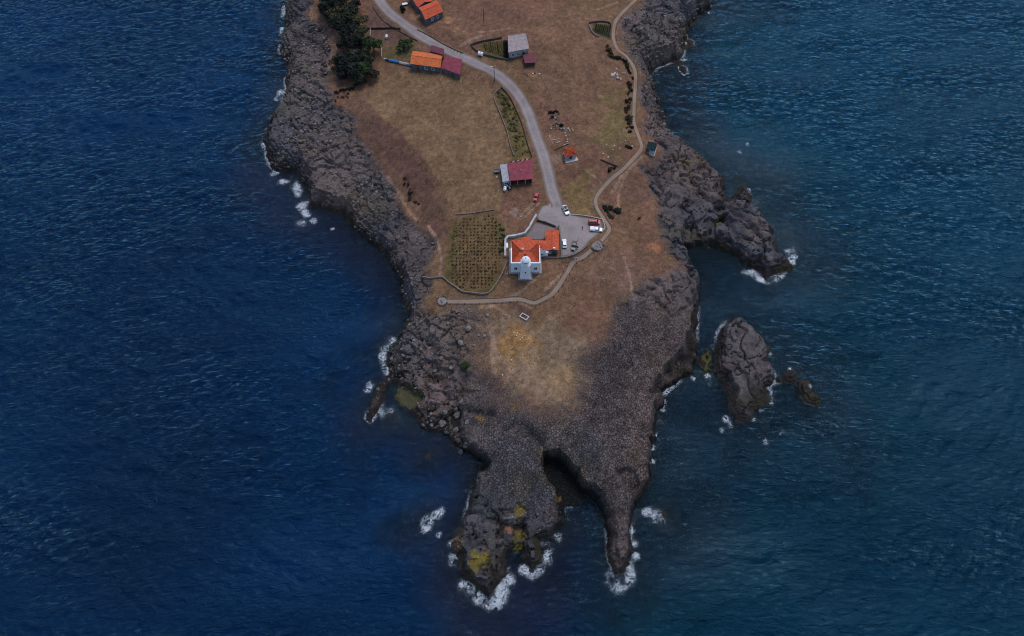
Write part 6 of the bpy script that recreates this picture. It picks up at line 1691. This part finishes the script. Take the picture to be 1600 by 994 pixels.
def tank(px, py, L, r, rz, label):
    c = G(px, py); t = thing('water_tank', label, 'tank', (c.x, c.y, c.z), rz)
    m = MB(); m.tube((-L / 2, 0, r + .25), (L / 2, 0, r + .25), r, None, 18); m.build('shell', 'white_plastic', t, world=False)
    m = MB(); m.tube((0, 0, 2 * r + .2), (0, 0, 2 * r + .4), .25, None, 10); m.build('lid', 'grey_sheet', t, world=False)
    for s in (-1, 1): m = MB(); m.box((s * L * .3, 0, .2), (.25, r * 1.4, .6)); m.build('cradle', 'concrete', t, world=False)
tank(751, 87, 2.2, .85, R(-20), 'white cylindrical tank at the roadside tip of the wedge garden')
tank(604, 59.5, 1.5, .6, R(85), 'small white tank lying in the yard beside the grove')
tank(789, 297, 1.7, .6, R(85), 'white tank lying in front of the grey shed')
# trailer by the top house
c = G(633, 8); t = thing('flat_trailer', 'small white flat trailer by the road next to the top house', 'trailer', (c.x, c.y, c.z), R(18))
m = MB(); m.box((0, 0, .75), (2.6, 1.5, .12)); m.build('bed', 'white_plastic', t, world=False)
m = MB(); m.box((0, 0, .6), (2.4, .9, .16)); m.tube((1.2, 0, .6), (2.2, 0, .5), .06); m.build('frame', 'black_trim', t, world=False)
for s in (-1, 1): m = MB(); m.tube((-.2, s * .62, .33), (-.2, s * .82, .33), .33, None, 14); m.build('wheel', 'tyre', t, world=False)
# two-wheeled cart west of the grey shed
c = G(776, 269); t = thing('farm_cart', 'grey slatted farm cart standing west of the grey shed', 'cart', (c.x, c.y, c.z), R(5))
m = MB(); m.box((0, 0, .7), (1.9, 1.6, .1)); m.build('floor', 'dark_wood', t, world=False)
for y in np.linspace(-.7, .7, 5): m = MB(); m.box((0, y, .8), (2.0, .12, .08)); m.build('slat', 'grey_sheet', t, world=False)
for s in (-1, 1): m = MB(); m.box((0, s * .82, 1.0), (2.0, .06, .5)); m.build('side_board', 'grey_sheet', t, world=False)
for s in (-1, 1): m = MB(); m.tube((0, s * .9, .4), (0, s * 1.05, .4), .4, None, 14); m.build('wheel', 'tyre', t, world=False)
# dark clutter in front of the shed, modelled as an old tractor
c = G(795.5, 294); t = thing('tractor_clutter', 'dark clutter modelled as a small tractor in front of the grey shed', 'tractor', (c.x, c.y, c.z), R(-70))
m = MB(); m.box((.55, 0, .85), (1.3, .6, .55), 0, .9); m.build('bonnet', 'blue_grey', t, world=False, bevel=.05)
m = MB(); m.box((-.5, 0, .8), (.9, .7, .25)); m.box((-.55, 0, 1.05), (.45, .5, .15)); m.box((-.78, 0, 1.3), (.08, .5, .4)); m.build('seat', 'black_trim', t, world=False)
for s in (-1, 1):
    m = MB(); m.tube((-.6, s * .5, .55), (-.6, s * .82, .55), .55, None, 16); m.build('rear_wheel', 'tyre', t, world=False)
    m = MB(); m.tube((.9, s * .42, .32), (.9, s * .62, .32), .32, None, 14); m.build('front_wheel', 'tyre', t, world=False)
    m = MB(); m.box((-.6, s * .62, 1.14), (.9, .36, .05)); m.build('mudguard', 'pale_concrete', t, world=False)
m = MB(); m.tube((-.1, 0, 1.0), (-.3, 0, 1.3), .03); m.lathe((-.32, 0, 1.3), [(.2, 0), (.2, .04)], 12); m.build('steering_wheel', 'black_trim', t, world=False)
# firewood stack behind the maroon shed
for i in range(9):
    log((797 + i * 3.6, 254.5 - i * .6 + (i % 3) * .7), (800 + i * 3.6, 252.2 - i * .6 + (i % 2)), .2, 'pale_wood' if i % 2 else 'dark_wood', 'cut log in the row behind the maroon shed', 'logs behind the maroon shed')
# blue tarps and boards on the low wall west of the farmhouse
wall('garden_wall', [(602, 94), (612, 97), (626, 100), (640, 103.5), (648, 105.5)], .5, .9, 'dark_stone', 'low dark wall running west from the farmhouse under the blue tarps')
def tarp(px0, px1, mat, label):
    a = G(*px0); b = G(*px1); d = b - a; L = math.hypot(d.x, d.y); rz = math.atan2(d.y, d.x); t0 = Vector((d.x, d.y, 0)).normalized(); n0 = Vector((-t0.y, t0.x, 0)); m = MB(); rr = random.Random(int(L * 100)); rings = []
    for i in range(9):
        c = a.lerp(b, i / 8); z = gz(c.x, c.y) + .93
        prof = [(-.62, -.5), (-.42, 0), (0, .1), (.42, 0), (.62, -.5)]
        top = [c + n0 * (u + rr.uniform(-.05, .05)) + Vector((0, 0, z - c.z + w + rr.uniform(-.06, .06))) for u, w in prof]
        rings.append([tuple(p) for p in top] + [tuple(p - Vector((0, 0, .04))) for p in top[::-1]])
    m.rings(rings); tag(m.build('tarpaulin', mat, None, smooth=True), label, 'tarp')
tarp((608.5, 95.6), (623, 98.6), 'blue_tarp', 'bright blue tarp over the garden wall, the western of the two')
tarp((624, 99), (639.5, 102.4), 'grey_sheet', 'pale grey sheet over the garden wall between the two blue tarps')
tarp((640, 102.6), (646.5, 104.6), 'blue_tarp', 'bright blue tarp over the garden wall against the farmhouse corner')
# upturned white rowing boat at the wall end
a = G(600.5, 92); b = G(606.5, 94.8); c = (a + b) / 2; d = b - a; t = thing('rowing_boat', 'small upturned white boat at the west end of the garden wall', 'boat', (c.x, c.y, gz(c.x, c.y)), math.atan2(d.y, d.x))
m = MB(); m.rings([[(x, w * .75 * math.cos(q), .05 + w * .75 * math.sin(q)) for q in np.linspace(0, math.pi, 8)] for x, w in ((-1.3, .5), (-.6, .72), (.2, .72), (.9, .5), (1.35, .08))]); m.build('hull', 'white_plastic', t, world=False, smooth=True)
m = MB(); m.box((0, 0, .6), (2.2, .06, .1)); m.build('keel', 'grey_sheet', t, world=False)
# clutter by the grey house
for (px, py, r, mt) in ((833, 116, .6, 'white_rock'), (843, 116, .5, 'white_rock'), (836, 115, .6, 'rock_dark'), (818, 115, .5, 'dark_stone'), (822, 117, .5, 'dark_stone'), (825, 119, .5, 'dark_stone'), (847, 118, .3, 'white_rock')):
    c = G(px, py); stone(c.x, c.y, r, mt, 'white stone in the row below the maroon shed' if mt == 'white_rock' else 'dark stone in the row below the maroon shed', 'row of stones below the grey house', name='field_stone', cat='stone')

# ------------------------------------------------------------------ tell look-alikes apart by their place in their row or heap
def rank_labels():
    fam = {}
    for o in scene.objects:
        if o.parent is None and 'label' in o and 'group' in o and o.get('kind') != 'stuff': fam.setdefault(o['label'], []).append(o)
    for lab, os_ in fam.items():
        if not 2 <= len(os_) <= 45: continue
        pr = []
        for o in os_:
            x, y, z = o.location; yy, zz = y, z - CAM_Z
            dep = CP * yy - SP * zz; pr.append((CX + FPX * x / dep, CY - FPX * (SP * yy + CP * zz) / dep, o))
        wx = max(q[0] for q in pr) - min(q[0] for q in pr); wy = max(q[1] for q in pr) - min(q[1] for q in pr)
        if wx >= wy: pr.sort(key=lambda q: q[0]); side = 'left'
        else: pr.sort(key=lambda q: q[1]); side = 'top'
        for k, q in enumerate(pr):
            new = '%s, %s from the %s' % (lab, nth(k + 1), side)
            if len(new.split()) <= 16: q[2]['label'] = new
rank_labels()
